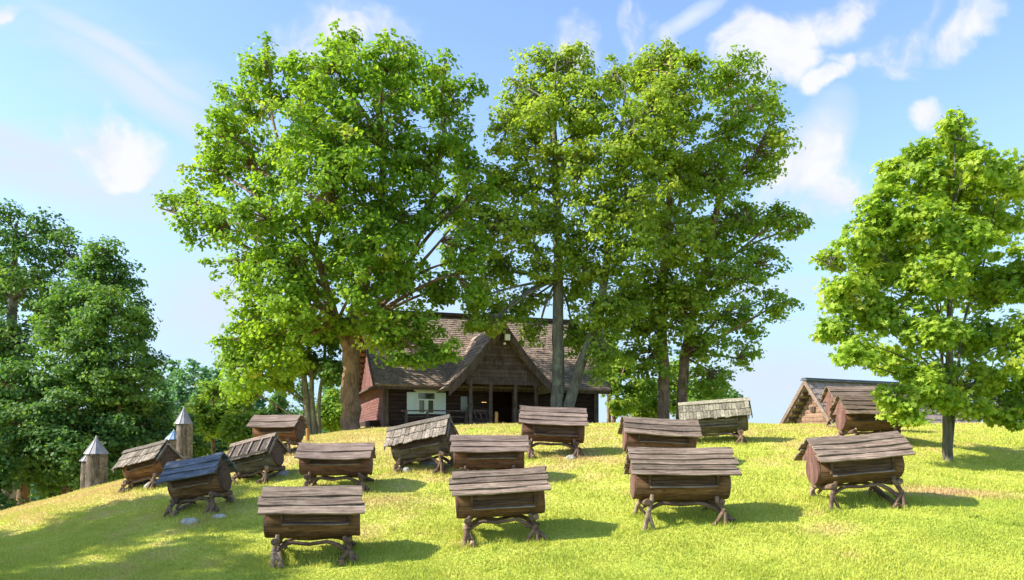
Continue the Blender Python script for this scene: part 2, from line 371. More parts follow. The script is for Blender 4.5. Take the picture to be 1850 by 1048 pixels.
def tree(name, label, stems, Y, lobes, nleaf, size, lmat, bmat, seed, group=None, dr=3.0, cr=.62, per=60, cat='tree',
         fancy=False, depth=1.0, limb=.10, twig=.028, up=.55, tonebias=0., flat=.62, world=False, shell=.42, trunkless=False, fork=None):
    """stems: pixel polylines [(px, py, radius_m, depth offset)] from the ground up; lobes: (px, py, rx, ry[, depth offset])"""
    rng = np.random.default_rng(seed); random.seed(seed)
    S = []
    for st in stems:
        pts = [P(q[0], q[1], Y + (q[3] if len(q) > 3 else 0)) for q in st]; rs = [q[2] for q in st]
        S.append((pts, rs))
    b0 = S[0][0][0]; base = np.array([b0[0], b0[1], gz(b0[0], b0[1])])
    root = empty(name, base)
    tag(root, label, cat, group)
    mb = MB(); SP = []; SR = []
    for pts, rs in S:
        pts = [p - base for p in pts]
        if abs(pts[0][2]) < 2.5: pts[0][2] = -.25
        # smooth resample
        P2 = []; R2 = []
        for i in range(len(pts) - 1):
            p0 = pts[max(i-1, 0)]; p1 = pts[i]; p2 = pts[i+1]; p3 = pts[min(i+2, len(pts)-1)]
            for t in np.linspace(0, 1, 5)[:-1]:
                q = .5 * ((2*p1) + (-p0+p2)*t + (2*p0-5*p1+4*p2-p3)*t*t + (-p0+3*p1-3*p2+p3)*t**3)
                P2.append(q + rng.normal(size=3) * rs[i] * .07 * (0 if i == 0 and t == 0 else 1)); R2.append(rs[i] + (rs[i+1]-rs[i])*t)
        P2.append(pts[-1]); R2.append(rs[-1])
        R2[0] *= 1.35
        mb.tube(P2, R2, 12, wob=.05); SP += P2; SR += R2
    SPa = np.array(SP); SRa = np.array(SR)
    areas = np.array([l[2] * l[3] for l in lobes], float); areas /= areas.sum()
    ncl = max(len(lobes), int(nleaf / per)); C = []; Nn = []; tones = []
    for li, l in enumerate(lobes):
        off = l[4] if len(l) > 4 else rng.uniform(-dr, dr)
        rx, rz = l[2] / F * Y, l[3] / F * Y; ry = (rx * .6 + rz * .4) * depth
        c = P(l[0], l[1], Y)
        c[1] += off; c[0] *= (Y + off) / Y; c[2] = CZ + (c[2] - CZ) * (Y + off) / Y
        c -= base
        k = max(2, int(round(ncl * areas[li])))
        d = rng.normal(size=(k, 3)); d /= np.linalg.norm(d, axis=1)[:, None]
        r = rng.random(k) ** shell; r = np.where(rng.random(k) < .10, r * 1.28, r)
        cl = c + d * r[:, None] * np.array([rx, ry, rz]) * .92
        # limb
        hd = np.hypot(SPa[:, 0] - c[0], SPa[:, 1] - c[1]); want = c[2] - .55 * hd - .3
        if fork is not None: want = np.maximum(want, CZ - (fork - HY) / F * Y - base[2])
        cost = np.abs(SPa[:, 2] - want) + .35 * hd
        j = int(np.argmin(cost)); a = SPa[j]
        mid = (a + c) / 2; mid[2] += .12 * np.linalg.norm(c - a) - .1; mid += rng.normal(size=3) * .25
        ln = np.linalg.norm(c - a)
        if not trunkless:
            path = bez(a, mid, c + rng.normal(size=3) * .3, 9)
            r0 = min(SRa[j] * .75, limb * (0.55 + ln * .12))
            mb.tube(path, list(np.linspace(r0, twig * 1.3, 9)), 6, wob=.04, cap=False)
            pa = np.array(path)
            for q in cl:
                i = int(np.argmin(((pa[2:-1] - q) ** 2).sum(1) + .4 * np.abs(pa[2:-1, 2] - q[2] + .5))) + 2
                m2 = (pa[i] + q) / 2 + rng.normal(size=3) * .12 + np.array([0, 0, .12])
                mb.tube(bez(pa[i], m2, q, 5), list(np.linspace(twig, twig * .25, 5)), 4, cap=False)
        tone_l = rng.normal(0, .13)
        for q in cl:
            m = max(4, int(per * rng.uniform(.55, 1.45))); rc = cr * rng.uniform(.7, 1.3)
            dd = rng.normal(size=(m, 3)); dd /= np.linalg.norm(dd, axis=1)[:, None]
            rr = rng.random(m) ** .5
            e = dd * rr[:, None] * np.array([rc, rc, rc * flat]); e[:, 2] -= .15 * (e[:, 0]**2 + e[:, 1]**2) / rc
            C.append(q + e)
            o = (q - c) / (np.linalg.norm(q - c) + .1)
            Nn.append(dd * .35 + o * .45 + np.array([0, 0, up]) + rng.normal(size=(m, 3)) * .42)
            tones.append(np.full(m, np.clip(.42 + tone_l + tonebias + rng.normal(0, .22), 0, 1)))
    C = np.concatenate(C); Nn = np.concatenate(Nn); tones = np.concatenate(tones)
    mb.build('trunk', bmat, root, smooth=True)
    leaves('crown', C, Nn, size, rng, lmat, root, rng.random(len(C)) ** 1.2, tones, fancy)
    return root

# the big maple beside the house
tree('maple_tree', 'tall broad maple with thick brown trunk at the left corner of the dark house',
     [[(636,779,.44),(632,720,.40),(634,650,.38),(635,600,.34),(655,520,.30),(675,430,.24),(690,340,.18),(690,220,.11),(640,90,.04)],
      [(636,650,.22),(615,600,.20,-.5),(590,520,.17,-1),(560,430,.14,-1.5),(520,330,.09,-1.5),(490,200,.04,-1)],
      [(645,600,.20),(690,545,.17,1),(740,470,.13,1.5),(780,360,.09,1),(800,240,.04,1)]],
     34, [(478,125,46,58),(440,180,60,60),(405,235,50,60),(555,160,60,60),(615,85,48,50,0),(600,130,75,60),(700,105,55,45),(730,140,75,60),(795,125,28,26),(800,180,55,50),(820,260,55,65),
          (375,310,52,40),(330,362,38,22),(450,290,90,75),(560,240,95,85,-2.5),(680,230,100,85,-2),(760,280,80,75,-1),
          (380,400,58,48),(470,390,85,65,-2.5),(590,350,105,85,-3.5),(700,380,95,80,-1),(820,370,50,60),(850,310,35,50),
          (440,480,62,52),(530,480,85,65,-3),(600,480,80,60,2),(730,500,70,45,2),(830,470,45,50),(790,520,60,40,0),
          (460,560,65,50),(430,610,45,30,-1),(540,560,80,60,-2.5),(500,640,70,45,-1),(690,580,45,40,-2.5),(750,590,55,45,-2.5),(805,630,30,28,-3),(600,590,40,30,-1),(440,680,45,38,-1),(665,440,70,55,-3.2),(650,520,70,48,-3),(720,470,50,50,-3),(630,300,80,60,-3.4),(845,440,40,45,-2),(870,350,30,50,-1),(700,605,50,38,-3.2),(745,645,34,26,-3.2),(860,500,30,50,-2),(300,368,26,16,0),(850,165,26,22,0)],
     66000, .17, M['leaf_maple'], M['bark'], 3, limb=.10, per=44, cr=.54, fork=590)

tree('twin_stem_tree', 'tall tree forking at the ground beside the gabled porch, one stem leaning right',
     [[(1006,735,.30),(1008,660,.27),(1008,560,.245),(1008,450,.22),(1005,330,.17),(1000,220,.10),(1005,110,.03)],
      [(1018,735,.26),(1042,680,.23,-.3),(1068,610,.21,-.6),(1085,550,.19,-.8),(1100,440,.16,-1),(1115,320,.11,-1),(1130,150,.03,-1)]],
     35, [(940,170,48,52),(985,120,48,42),(1040,115,45,36),(910,235,36,48),(975,215,38,40),(1070,190,60,60,-1),(1110,140,40,40),(940,330,58,52),(890,400,60,52),(890,330,38,45),
          (1060,300,55,60,-2),(1050,240,40,50),(1080,390,62,58,-2),(900,480,60,52),(935,420,48,45),(870,540,50,40,-1.5),(960,540,38,30,1),(1075,490,58,50,-1),
          (1050,600,45,45,1.5),(1130,250,60,75,-2),(1150,350,62,70,-2),(1140,450,60,50,-2),(880,590,36,26,-2),(1040,520,40,40,1),(1180,190,50,62,-1),(1008,180,38,46,-.9),(1000,290,44,52,-1.2),(985,390,44,46,-1.2),(950,260,44,48,-.5),(1030,440,44,48,-1.3),(985,480,40,38,-1),(930,560,40,34,-1),(1075,560,36,40,-1.4),(1095,640,40,46,-1.2),(872,580,30,18,-2),(1120,570,44,44,-1.2),(960,600,26,24,.6)],
     50000, .15, M['leaf_ash'], M['bark_grey'], 8, limb=.08, per=36, cr=.48, dr=2.4, fork=500, flat=.48)

tree('broadleaf_tree', 'left one of the two close trunks behind the grey-green shingled hive',
     [[(1198,758,.30),(1200,690,.28),(1196,600,.24),(1200,480,.20),(1210,350,.15),(1215,200,.08),(1210,100,.03)]],
     37, [(1200,110,45,36),(1160,130,40,40),(1250,110,30,26),(1215,190,60,60,-1),(1210,290,70,70,-2),(1180,400,62,60),(1230,430,66,62,-2),(1180,520,60,50,-1),(1230,560,60,55,-1),
          (1150,590,50,42,0),(1170,650,42,40,-1),(1140,540,40,40,-1),(1250,330,50,60,1)],
     28000, .16, M['leaf_ash'], M['bark'], 12, limb=.08, per=36, cr=.50, flat=.48, fork=640, dr=2.2, group='pair of trees behind the beehives')
tree('broadleaf_tree', 'right one of the two close trunks behind the grey-green shingled hive, crown reaching far right',
     [[(1232,757,.28),(1234,690,.26),(1245,600,.22),(1275,480,.18),(1300,350,.13),(1320,230,.07),(1325,130,.03)]],
     37.5, [(1330,130,45,38),(1290,150,42,45),(1375,185,48,45),(1320,230,66,60,-1),(1400,250,34,48),(1370,300,56,50),(1290,320,60,58,-2),(1340,390,70,52),(1405,400,42,32),(1440,415,26,20),(1290,430,60,55),
            (1380,470,42,45),(1310,500,74,60,-2),(1400,550,36,30),(1330,580,62,45),(1270,620,56,45,-1),(1350,640,32,28),(1290,690,52,36,0),(1240,520,50,50,1.5)],
     27000, .155, M['leaf_lime'], M['bark'], 14, limb=.08, per=36, cr=.50, flat=.48, fork=640, dr=2.2, group='pair of trees behind the beehives')

tree('young_maple_tree', 'bright yellow-green young maple with slim speckled trunk standing alone at the right',
     [[(1712,833,.115),(1712,760,.10),(1714,690,.088),(1716,600,.07),(1716,500,.055),(1722,400,.04),(1725,300,.025),(1724,215,.01)],
      [(1715,640,.035),(1696,570,.03,-.3),(1675,480,.022,-.4),(1655,350,.012,-.3)],
      [(1715,650,.035),(1740,590,.03,.3),(1772,500,.022,.4),(1800,360,.012,.4)]],
     18, [(1722,232,24,34,0),(1735,275,38,38),(1665,280,32,34),(1680,330,55,45),(1612,320,34,34),(1785,300,36,32),(1830,320,40,45),(1740,350,60,50),(1600,385,48,44),(1660,410,60,50),(1800,400,62,56),(1730,430,60,50),
          (1555,440,44,36),(1505,466,32,22),(1600,480,56,48),(1680,500,60,46,-1),(1760,520,60,50,.6),(1850,500,60,62),(1530,530,48,40),(1600,570,60,46),(1510,590,44,26),(1680,600,56,40,-.8),(1770,610,60,46,.5),(1860,620,54,60),
          (1550,635,40,28),(1610,650,42,30),(1680,670,50,34,.3),(1760,690,60,40,.5),(1840,700,50,48,.5),(1622,715,30,34,-1.0),(1650,755,28,22,-1.0),(1790,745,40,24,.4),(1695,715,48,26,-.5),(1745,735,36,20,-.3),(1660,690,40,30,-.8),(1835,750,40,22,.3)],
     44000, .118, M['leaf_young'], M['bark_pale'], 21, limb=.022, twig=.008, dr=1.3, cr=.28, per=32, fancy=True, up=.5, fork=700)

# slender trees behind the maple
for i, (px, tp, lean, col) in enumerate([(562,600,-22,'leaf_fresh'),(571,590,-14,'leaf_maple'),(578,575,10,'leaf_wood2')]):
    tree('slender_tree', ['leftmost of three slender stems between the raised hive and the maple trunk', 'middle one of three slender stems between the raised hive and the maple trunk',
          'rightmost of three slender stems, thin and upright, just left of the maple trunk'][i],
         [[(px,788,.17-.03*i),(px-4+lean*.2,730,.15-.03*i),(px+lean*.6,670,.13-.03*i),(px+lean,610,.11-.02*i),(px+lean*1.4,540,.05)]],
         36, [[(430,650,40,36),(470,620,46,40),(500,690,42,36),(440,705,34,26)],[(520,640,42,40),(560,590,45,36),(490,590,45,36)],[(590,600,38,32),(600,660,22,36),(560,660,24,26)]][i],
         5200 if i < 1 else 3600, .17, M[col], M['bark_grey'], 30 + i, limb=.05, dr=1.0, cr=.5, per=40, group='slender trees behind the maple')

# ---- forest beyond the left edge of the hill
tree('forest_tree', 'tall dark leafy tree rising highest at the far left edge of the photo',
     [[(20,1010,.5),(15,800,.4),(20,600,.3),(30,400,.08)]], 46,
     [(10,400,34,36),(40,430,50,40),(95,410,44,34),(120,450,36,36),(60,500,70,50),(10,520,60,60),(90,560,50,46),(20,620,80,60),(10,720,80,60),(-50,480,60,70),(-60,620,80,90)],
     22000, .18, M['leaf_wood'], M['bark_pale'], 40, dr=3, per=42, cr=.72, flat=.4, group='tall forest trees on the left')
tree('forest_tree', 'broad pyramid-shaped tree, paler green on its sunny side, at the left of the sky gap',
     [[(185,990,.5),(180,800,.4),(180,600,.3),(190,450,.07)]], 42,
     [(185,455,32,34,0),(160,500,44,40),(215,510,42,38),(130,545,52,40,-2),(190,560,62,46,-3),(245,565,36,36),(110,600,55,45,-2),(180,630,75,50,-3),(250,610,40,36),(265,660,30,36),(120,680,80,50,-3),(210,700,80,50,-3),(250,740,45,40,-1)],
     30000, .165, M['leaf_wood2'], M['bark_grey'], 41, dr=2.5, per=42, cr=.66, flat=.4, group='tall forest trees on the left')
for i, (x, y, Y, rx, ry, mt, lb) in enumerate([
        (40,760,38,110,110,'leaf_wood','dark shady tree filling the lower left corner of the forest edge'),
        (120,800,37,95,100,'leaf_wood','dark leafy tree directly behind the shorter round log tower'),
        (215,780,39,75,110,'leaf_wood','dark leafy tree between the two round log towers'),
        (275,800,42,50,90,'leaf_wood','dark tree just left of the taller round log tower'),
        (-60,860,34,90,120,'leaf_wood','dark low tree leaving the photo at the far left')]):
    k = rx / 90
    tree('forest_tree', lb, [[(x,y+170,.3),(x+4,y+60,.25),(x,y-60,.1)]], Y,
         [(x-.5*rx,y-.1*ry,.5*rx,.45*ry),(x+.45*rx,y,.5*rx,.45*ry),(x,y-.55*ry,.55*rx,.45*ry),(x,y+.1*ry,.6*rx,.5*ry,-1.5),(x-.3*rx,y+.6*ry,.6*rx,.4*ry),(x+.35*rx,y+.6*ry,.6*rx,.4*ry)],
         12000, .18, M[mt], M['bark'], 50 + i, dr=1.6, per=44, cr=.7, flat=.42, group='dark trees along the forest edge')

def conifer(px, top, basep, Y, seed, label, mat='needle_hazed', wpx=40, group='pines and spruces of the far woods'):
    rng = np.random.default_rng(seed); random.seed(seed)
    b = P(px, basep, Y); z0 = gz(b[0], b[1]); base = np.array([b[0], b[1], z0]); H = P(px, top, Y)[2] - z0; R = wpx / F * Y
    root = empty('pine_tree', base); tag(root, label, 'tree', group)
    mb = MB(); mb.tube([(0, 0, -.3), (.1, 0, H*.5), (0, 0, H*.97)], [.22, .14, .02], 8)
    C = []; Nn = []; T = []
    nl = 17
    for i in range(nl):
        t = i / (nl - 1); z = H * (.34 + .64 * t); r = R * (1 - t) ** .75 * rng.uniform(.75, 1.15) + .25
        for a in rng.uniform(0, 2*PI, int(7 - 3*t)):
            dv = np.array([math.cos(a), math.sin(a), 0]); e = dv * r + np.array([0, 0, z + r * rng.uniform(-.05, .25)])
            mb.tube([(0, 0, z - .2), tuple(e)], [.05, .012], 4, cap=False)
            m = int(36 * (r / R + .3)); u = rng.random(m) ** .6
            q = np.array([0, 0, z])[None] * (1-u[:, None]) + e[None] * u[:, None] + rng.normal(size=(m, 3)) * np.array([.32, .32, .18]) * (R / 2.2)
            C.append(q); Nn.append(rng.normal(size=(m, 3)) * .5 + np.array([0, 0, .7])); T.append(np.full(m, np.clip(rng.normal(.45, .22), 0, 1)))
    C = np.concatenate(C); mb.build('trunk', M['bark'], root, smooth=True)
    leaves('crown', C, np.concatenate(Nn), .30 * Y / 70, rng, M[mat], root, rng.random(len(C)), np.concatenate(T))
cl = [(285,668,70,36),(312,650,76,34),(350,650,72,38),(375,672,80,30),(395,655,82,26),(425,668,76,34),(462,690,84,34),(505,700,86,34),(548,690,84,34),(596,680,78,32),(622,650,74,32),(640,690,70,30),(300,700,62,36),(360,705,64,34),(410,712,66,34),(368,662,66,38),(328,668,66,36)]
side = ['farthest left', 'second from the left', 'third from the left', 'fourth from the left', 'fifth from the left', 'sixth from the left', 'seventh from the left', 'eighth from the left', 'ninth from the left',
        'just left of the maple trunk, lower one', 'directly behind the maple trunk', 'just right of the maple trunk', 'nearer one behind the round log towers, left', 'nearer one behind the round log towers, middle', 'nearer one behind the round log towers, right', 'taller one of two directly behind the tall round tower', 'lower one of two directly behind the tall round tower']
for i, (px, top, Y, w) in enumerate(cl):
    conifer(px, top, 860, Y, 70 + i, 'far pine tinted bluish green for haze, %s' % side[i], wpx=w)
for i, (x, y, Y, rx, ry, lb) in enumerate([
        (385,745,50,42,60,'light green young tree right of the taller round log tower'),
        (440,765,48,42,52,'light green bushy tree just left of the raised hive'),
        (335,800,46,36,50,'mid green bush at the foot of the taller round log tower'),
        (600,745,52,30,46,'light green bush seen between the slender stems and the maple trunk'),
        (500,760,50,44,50,'mid green bushy tree directly behind the raised hive')]):
    tree('leafy_bush', lb, [[(x,y+110,.14),(x,y+30,.12),(x,y-ry*.6,.05)]], Y,
         [(x-.4*rx,y,.5*rx,.5*ry),(x+.4*rx,y+4,.5*rx,.5*ry),(x,y-.6*ry,.45*rx,.4*ry),(x,y+.4*ry,.8*rx,.5*ry)],
         4200, .21, M['leaf_fresh'] if i in (0, 1, 3) else M['leaf_wood2'], M['bark'], 90 + i, dr=1, per=40, cr=.6, limb=.05, group='young trees in the hollow', cat='tree')
# right of the house
for i, (x, y, Y, rx, ry, lb) in enumerate([
        (1128,700,48,48,60,'loose leafy tree just right of the dark house, sky showing through'),
        (1290,715,46,52,38,'low leafy tree behind the grey-green shingled hive'),
        (1100,640,52,40,60,'leafy tree rising behind the right end of the house roof'),
        (1168,725,50,40,46,'small leafy tree between the house and the pair of trunks'),
        (1225,700,52,50,56,'leafy tree directly behind the pair of trunks')]):
    tree('leafy_tree', lb, [[(x-25 if i == 0 else x,785,.16),(x-14 if i == 0 else x,y+20,.12),(x,y-ry*.6,.05)]], Y,
         [(x-.45*rx,y-.1*ry,.5*rx,.45*ry),(x+.4*rx,y+.1*ry,.5*rx,.42*ry),(x,y-.6*ry,.5*rx,.4*ry),(x-.1*rx,y+.5*ry,.7*rx,.35*ry)],
         3800, .2, M['leaf_lime'] if i != 1 else M['leaf_wood2'], M['bark'], 110 + i, dr=1, per=34, cr=.55, limb=.06, group='trees behind the hilltop')
# trees outside the frame whose shade lies on the lawn and the left hives
for i, (X, Yw, zt, r) in enumerate([(-18.9,9.4,9.0,2.8),(-21.0,12.2,9.0,2.3),(-17.4,13.2,9.0,1.7),(-17.2,7.6,8.6,1.8)]):
    Yd = Yw; px = CX + X / Yd * F; k = F / Yd
    pyc = HY - (zt - CZ) * k; zg = gz(X, Yw); pyg = HY - (zg - CZ) * k
    tree('shade_tree', ['broad tree beyond the left edge shading the lower lawn','second tree beyond the left edge shading the lawn','tree beyond the left edge shading the blue-grey hive','tree beyond the lower left corner'][i],
         [[(px,pyg,.3),(px,(pyg+pyc)/2,.24),(px,pyc,.1)]], Yd,
         [(px-.5*r*k,pyc,.55*r*k,.5*r*k),(px+.5*r*k,pyc,.55*r*k,.5*r*k),(px,pyc-.5*r*k,.6*r*k,.5*r*k),(px,pyc+.3*r*k,.7*r*k,.5*r*k)],
         5600, .22, M['leaf_wood'], M['bark'], 120 + i, dr=1.3, per=45, cr=.6, group='trees outside the picture')

def far_woods():
    rng = np.random.default_rng(9); C = []; Nn = []; T = []
    for _ in range(420):
        a = rng.uniform(-1.0, 1.15); d = rng.uniform(92, 170); x = math.sin(a) * d; y = math.cos(a) * d
        ratio = x / y
        hmax = 9.5 if ratio < -.12 else 4.5
        z0 = -6; h = rng.uniform(.7, 1.05) * hmax * d / 110
        m = 260; t = rng.random(m); r = 2.4 * (1 - t) ** .7 + .3
        an = rng.random(m) * 2 * PI
        C.append(np.stack([x + np.cos(an) * r, y + np.sin(an) * r, z0 + h * (.05 + .95 * t)], 1))
        Nn.append(np.stack([np.cos(an), np.sin(an), np.full(m, .9)], 1) + rng.normal(size=(m, 3)) * .4); T.append(np.full(m, np.clip(rng.normal(.5, .25), 0, 1)))
    C = np.concatenate(C)
    o = leaves('far_woods', C, np.concatenate(Nn), .75, rng, M['needle_hazed'], None, rng.random(len(C)), np.concatenate(T))
    tag(o, 'distant woods closing the valley, tinted blue-green for haze', 'woods', kind='stuff')
far_woods()

# ------------------------------------------------------------------ log beehives
TUFTS = []
def hive(px, py, Y, L, H, drop, label, yaw=0, roll=0, nb=3, roof='plank', seed=0, mats=None, deep=.98, rear=0., body=.88, r=.27, group='log beehives on the slope', legs=1.0, face=1, pitch=0, ledge=(.7, .55)):
    """px, py: photo point under the hive's middle at distance Y; L roof length, H ridge height, drop: ridge to eave"""
    random.seed(1000 + seed); K_ = .935; L *= K_; H *= .95; drop *= .95; deep *= K_; r *= K_ * random.uniform(.95, 1.06); sag = random.uniform(.0, .022); TUFTS.append((px, py, Y, L, yaw))
    mt = dict(roof='roof_plank', body='log', end='end', leg='branch', hatch='hatch', ledge='ledge'); mt.update(mats or {})
    c = P(px, py, Y); base = (c[0], c[1], gz(c[0], c[1]))
    root = empty('log_beehive', base, (0, 0, math.radians(yaw)))
    tag(root, label, 'beehive', group)
    ca, sa = math.cos(math.radians(roll)), math.sin(math.radians(roll)); piv = .45
    def R(p):       # the body and roof are rolled; right end up for positive roll
        x, y, z = p; z -= piv; return (x*ca - z*sa, y, x*sa + z*ca + piv)
    def RM(mb):
        mb.v = [R(p) for p in mb.v]; return mb
    zc = H - drop - .41 * H / 1.16 + r            # body axis
    hl = L * body / 2
    # body: a hollowed log, slightly flattened at the upper front where the hatch sits
    mb = MB(); n = 28; seg = 14
    ph = [random.uniform(0, 6) for _ in range(5)]
    vs = []
    for i in range(seg + 1):
        x = -hl + 2 * hl * i / seg
        for j in range(n):
            a = 2 * PI * j / n
            rr = r * (1 + .025*math.sin(3*a+ph[0]) + .018*math.sin(5*a+ph[1]+x*2) + .012*math.sin(x*5+ph[2]) - .02*abs(x/hl)**6)
            y = rr * math.cos(a) * 1.02; z = rr * math.sin(a) * 1.05
            vs.append((x, y, zc + z))
    fs = [(i*n+j, i*n+(j+1) % n, (i+1)*n+(j+1) % n, (i+1)*n+j) for i in range(seg) for j in range(n)]
    mb.add(vs, fs, var=.5)
    # drying cracks: long thin dark grooves made of sunken strips are too fine; raised bark ridges give the relief
    for k in range(5):
        a = random.uniform(PI*1.05, PI*1.62); x0 = random.uniform(-hl, .2); l = random.uniform(.4, .9)
        mb.tube([(min(hl-.02, x0 + l*t), r*1.0*math.cos(a + .05*math.sin(7*t)), zc + r*1.04*math.sin(a + .05*math.sin(7*t))) for t in np.linspace(0, 1, 6)], [.003, .010, .011, .008, .010, .002], 5, var=.4)
    RM(mb).build('log_body', M[mt['body']], root, smooth='auto')
    for s in (-1, 1):
        mb = MB(); x = s * (hl + .002)
        pr = [(x, r*.985*math.cos(2*PI*j/n)*1.02, zc + r*.985*math.sin(2*PI*j/n)*1.05) for j in range(n)]
        pr2 = [(x + s*.035, y*.96, zc + (z - zc)*.96) for _, y, z in pr]
        mb.add(pr + pr2, [(j, (j+1) % n, n + (j+1) % n, n + j) for j in range(n)] + [tuple(range(n, 2*n)), tuple(range(n))], var=.5)
        RM(mb).build('end_board', M[mt['end']], root)
    # front hatch: boards set into the log, and the landing ledge
    hw = L * body * ledge[0] / 2; yf = -r * .93; hc = L * body * (random.uniform(-.03, .05))
    mb = MB(); z0 = zc + (-.05 if seed in (2, 4, 7, 9) else .015); z1 = H - drop - .02
    hh = max(.12, (z1 - z0)) / 2
    for k in range(2):
        a = np.array([hc - hw, yf - .055, z0 + k * hh]); b = a + np.array([2*hw, 0, 0])
        mb.plank(a, b, (0, .015, hh - .012), (0, -.022, 0), 6, .004, .002)
    mb.box(hc - hw - .05, hc - hw - .006, yf - .085, yf + .05, z0 - .02, z1); mb.box(hc + hw + .006, hc + hw + .05, yf - .085, yf + .05, z0 - .02, z1)
    RM(mb).build('hatch', M[mt['hatch']], root)
    mb = MB(); lw = hw * 1.04
    mb.plank((hc - lw, yf - .045, z0 - .045), (hc + lw, yf - .045, z0 - .045 + random.uniform(-.01, .02)), (0, -.085, -.02), (0, .004, .020), 8, .006, .004)
    RM(mb).build('landing_ledge', M[mt['ledge']], root)
    # roof
    hl2 = L / 2; D = deep / 2; zr = H - .02; ze = H - drop
    for s in (-1, 1):
        mb = MB(); extra = rear if s > 0 else 0
        top = np.array([0, 0, zr]); bot = np.array([0, s * D * (1 + extra), ze - drop * extra]); dv = bot - top; Ls = np.linalg.norm(dv); dv /= Ls
        nv = np.array([0, s * abs(dv[2]), abs(dv[1])]); nv /= np.linalg.norm(nv)
        if roof == 'plank':
            w = Ls / nb
            for k in range(nb - 1, -1, -1):
                o0 = random.uniform(-.03, .03); o1 = random.uniform(-.03, .03)
                st = top + dv * (w * k) + nv * (.012 + .0 * k); en = dv * (w + .055) + nv * (.030)
                a = st + np.array([-hl2 + o0, 0, 0]); b = st + np.array([hl2 + o1, 0, 0])
                mb.plank(a, b, en, nv * .026, 14, .010, .006)
        elif roof in ('shake', 'batten'):
            rows = 2 if roof == 'shake' else 1
            hip = .0
            for k in range(rows - 1, -1, -1):
                w = Ls / rows; x = -hl2
                while x < hl2 - .03:
                    bw = random.uniform(.06, .12) if roof == 'shake' else random.uniform(.10, .16)
                    bw = min(bw, hl2 - x)
                    st = top + dv * (w * k) + nv * (.012 + random.uniform(0, .012)); en = dv * (w + .05 + random.uniform(-.02, .03)) + nv * (.02 if rows > 1 else 0)
                    mb.obox(st + np.array([x + .003, 0, 0]), (bw - .008, 0, 0), en, nv * .018)
                    x += bw
        mb.v = [(x, y, z - sag * (1 - (x/hl2)**2)) for x, y, z in mb.v]
        RM(mb).build('roof_slope', M[mt['roof']], root)
    if roof in ('shake', 'batten'):
        mb = MB(); mb.plank((-hl2 - .03, -.10, zr - .03), (hl2 + .03, -.10, zr - .03), (0, .105, .085), (0, -.01, .022), 8, .005, .004)
        mb.plank((-hl2 - .03, .10, zr - .03), (hl2 + .03, .10, zr - .03), (0, -.105, .085), (0, .01, .022), 8, .005, .004)
        RM(mb).build('ridge_board', M['ledge' if roof == 'batten' else mt['roof']], root)
    if roof == 'batten':
        top = np.array([0, 0, zr]); bot = np.array([0, -D, ze]); dv = bot - top
        for x in (-.78, -.38, .05, .5, .93):
            mb = MB(); mb.obox(top + np.array([x*hl2 - .02, -.01, .045]), (.035, 0, 0), dv * 1.02, (0, -.012, .018)); RM(mb).build('batten', M['ledge'], root)
        mb = MB(); mb.plank((-hl2, -D - .01, ze + .02), (hl2, -D - .01, ze + .02), (0, -.01, .045), (0, -.02, 0), 6, .003, .003); RM(mb).build('eave_board', M['ledge'], root)
    # gable boards just inside the roof ends
    for s in (-1, 1):
        mb = MB(); x = s * (hl2 - .07 if roof == 'plank' else hl2 - .03); zb = ze + .0
        nrow = 3; hgt = (zr - .01 - zb)
        for k in range(nrow):
            za = zb + hgt * k / nrow; zt = zb + hgt * (k + 1) / nrow - .004
            wa = D * .97 * (1 - (za - zb) / hgt) ; wt = D * .97 * (1 - (zt - zb) / hgt)
            t = .022
            mb.add([(x, -wa, za), (x, wa, za), (x, wt, zt), (x, -wt, zt), (x - s*t, -wa, za), (x - s*t, wa, za), (x - s*t, wt, zt), (x - s*t, -wt, zt)],
                   [(0,1,2,3),(4,7,6,5),(0,4,5,1),(1,5,6,2),(2,6,7,3),(3,7,4,0)])
        # boards closing down to the log behind the eave
        RM(mb).build('gable_board', M[mt['end']], root)
    if roof != 'plank':
        for s in (-1, 1):
            for q in (-1, 1):
                mb = MB(); tp = np.array([s*(hl2 + .005), 0, zr + .005]); bt = np.array([s*(hl2 + .005), q*D*1.02, ze - .01])
                mb.obox(tp, (s*.022, 0, 0), bt - tp, (0, 0, -.06)); RM(mb).build('barge_board', M['ledge' if roof == 'batten' else mt['roof']], root)
    # stand: two cradle logs across, crooked legs, long curved braces
    zl = zc - r - .055
    def W2(p):      # rolled attachment point
        return np.array(R(p))
    ex = hl * .80
    def gl(lx, ly):  # local ground height
        a = math.radians(yaw); wx = base[0] + lx*math.cos(a) - ly*math.sin(a); wy = base[1] + lx*math.sin(a) + ly*math.cos(a)
        return gz(wx, wy) - base[2]
    V3 = lambda *q: np.array(q, float)
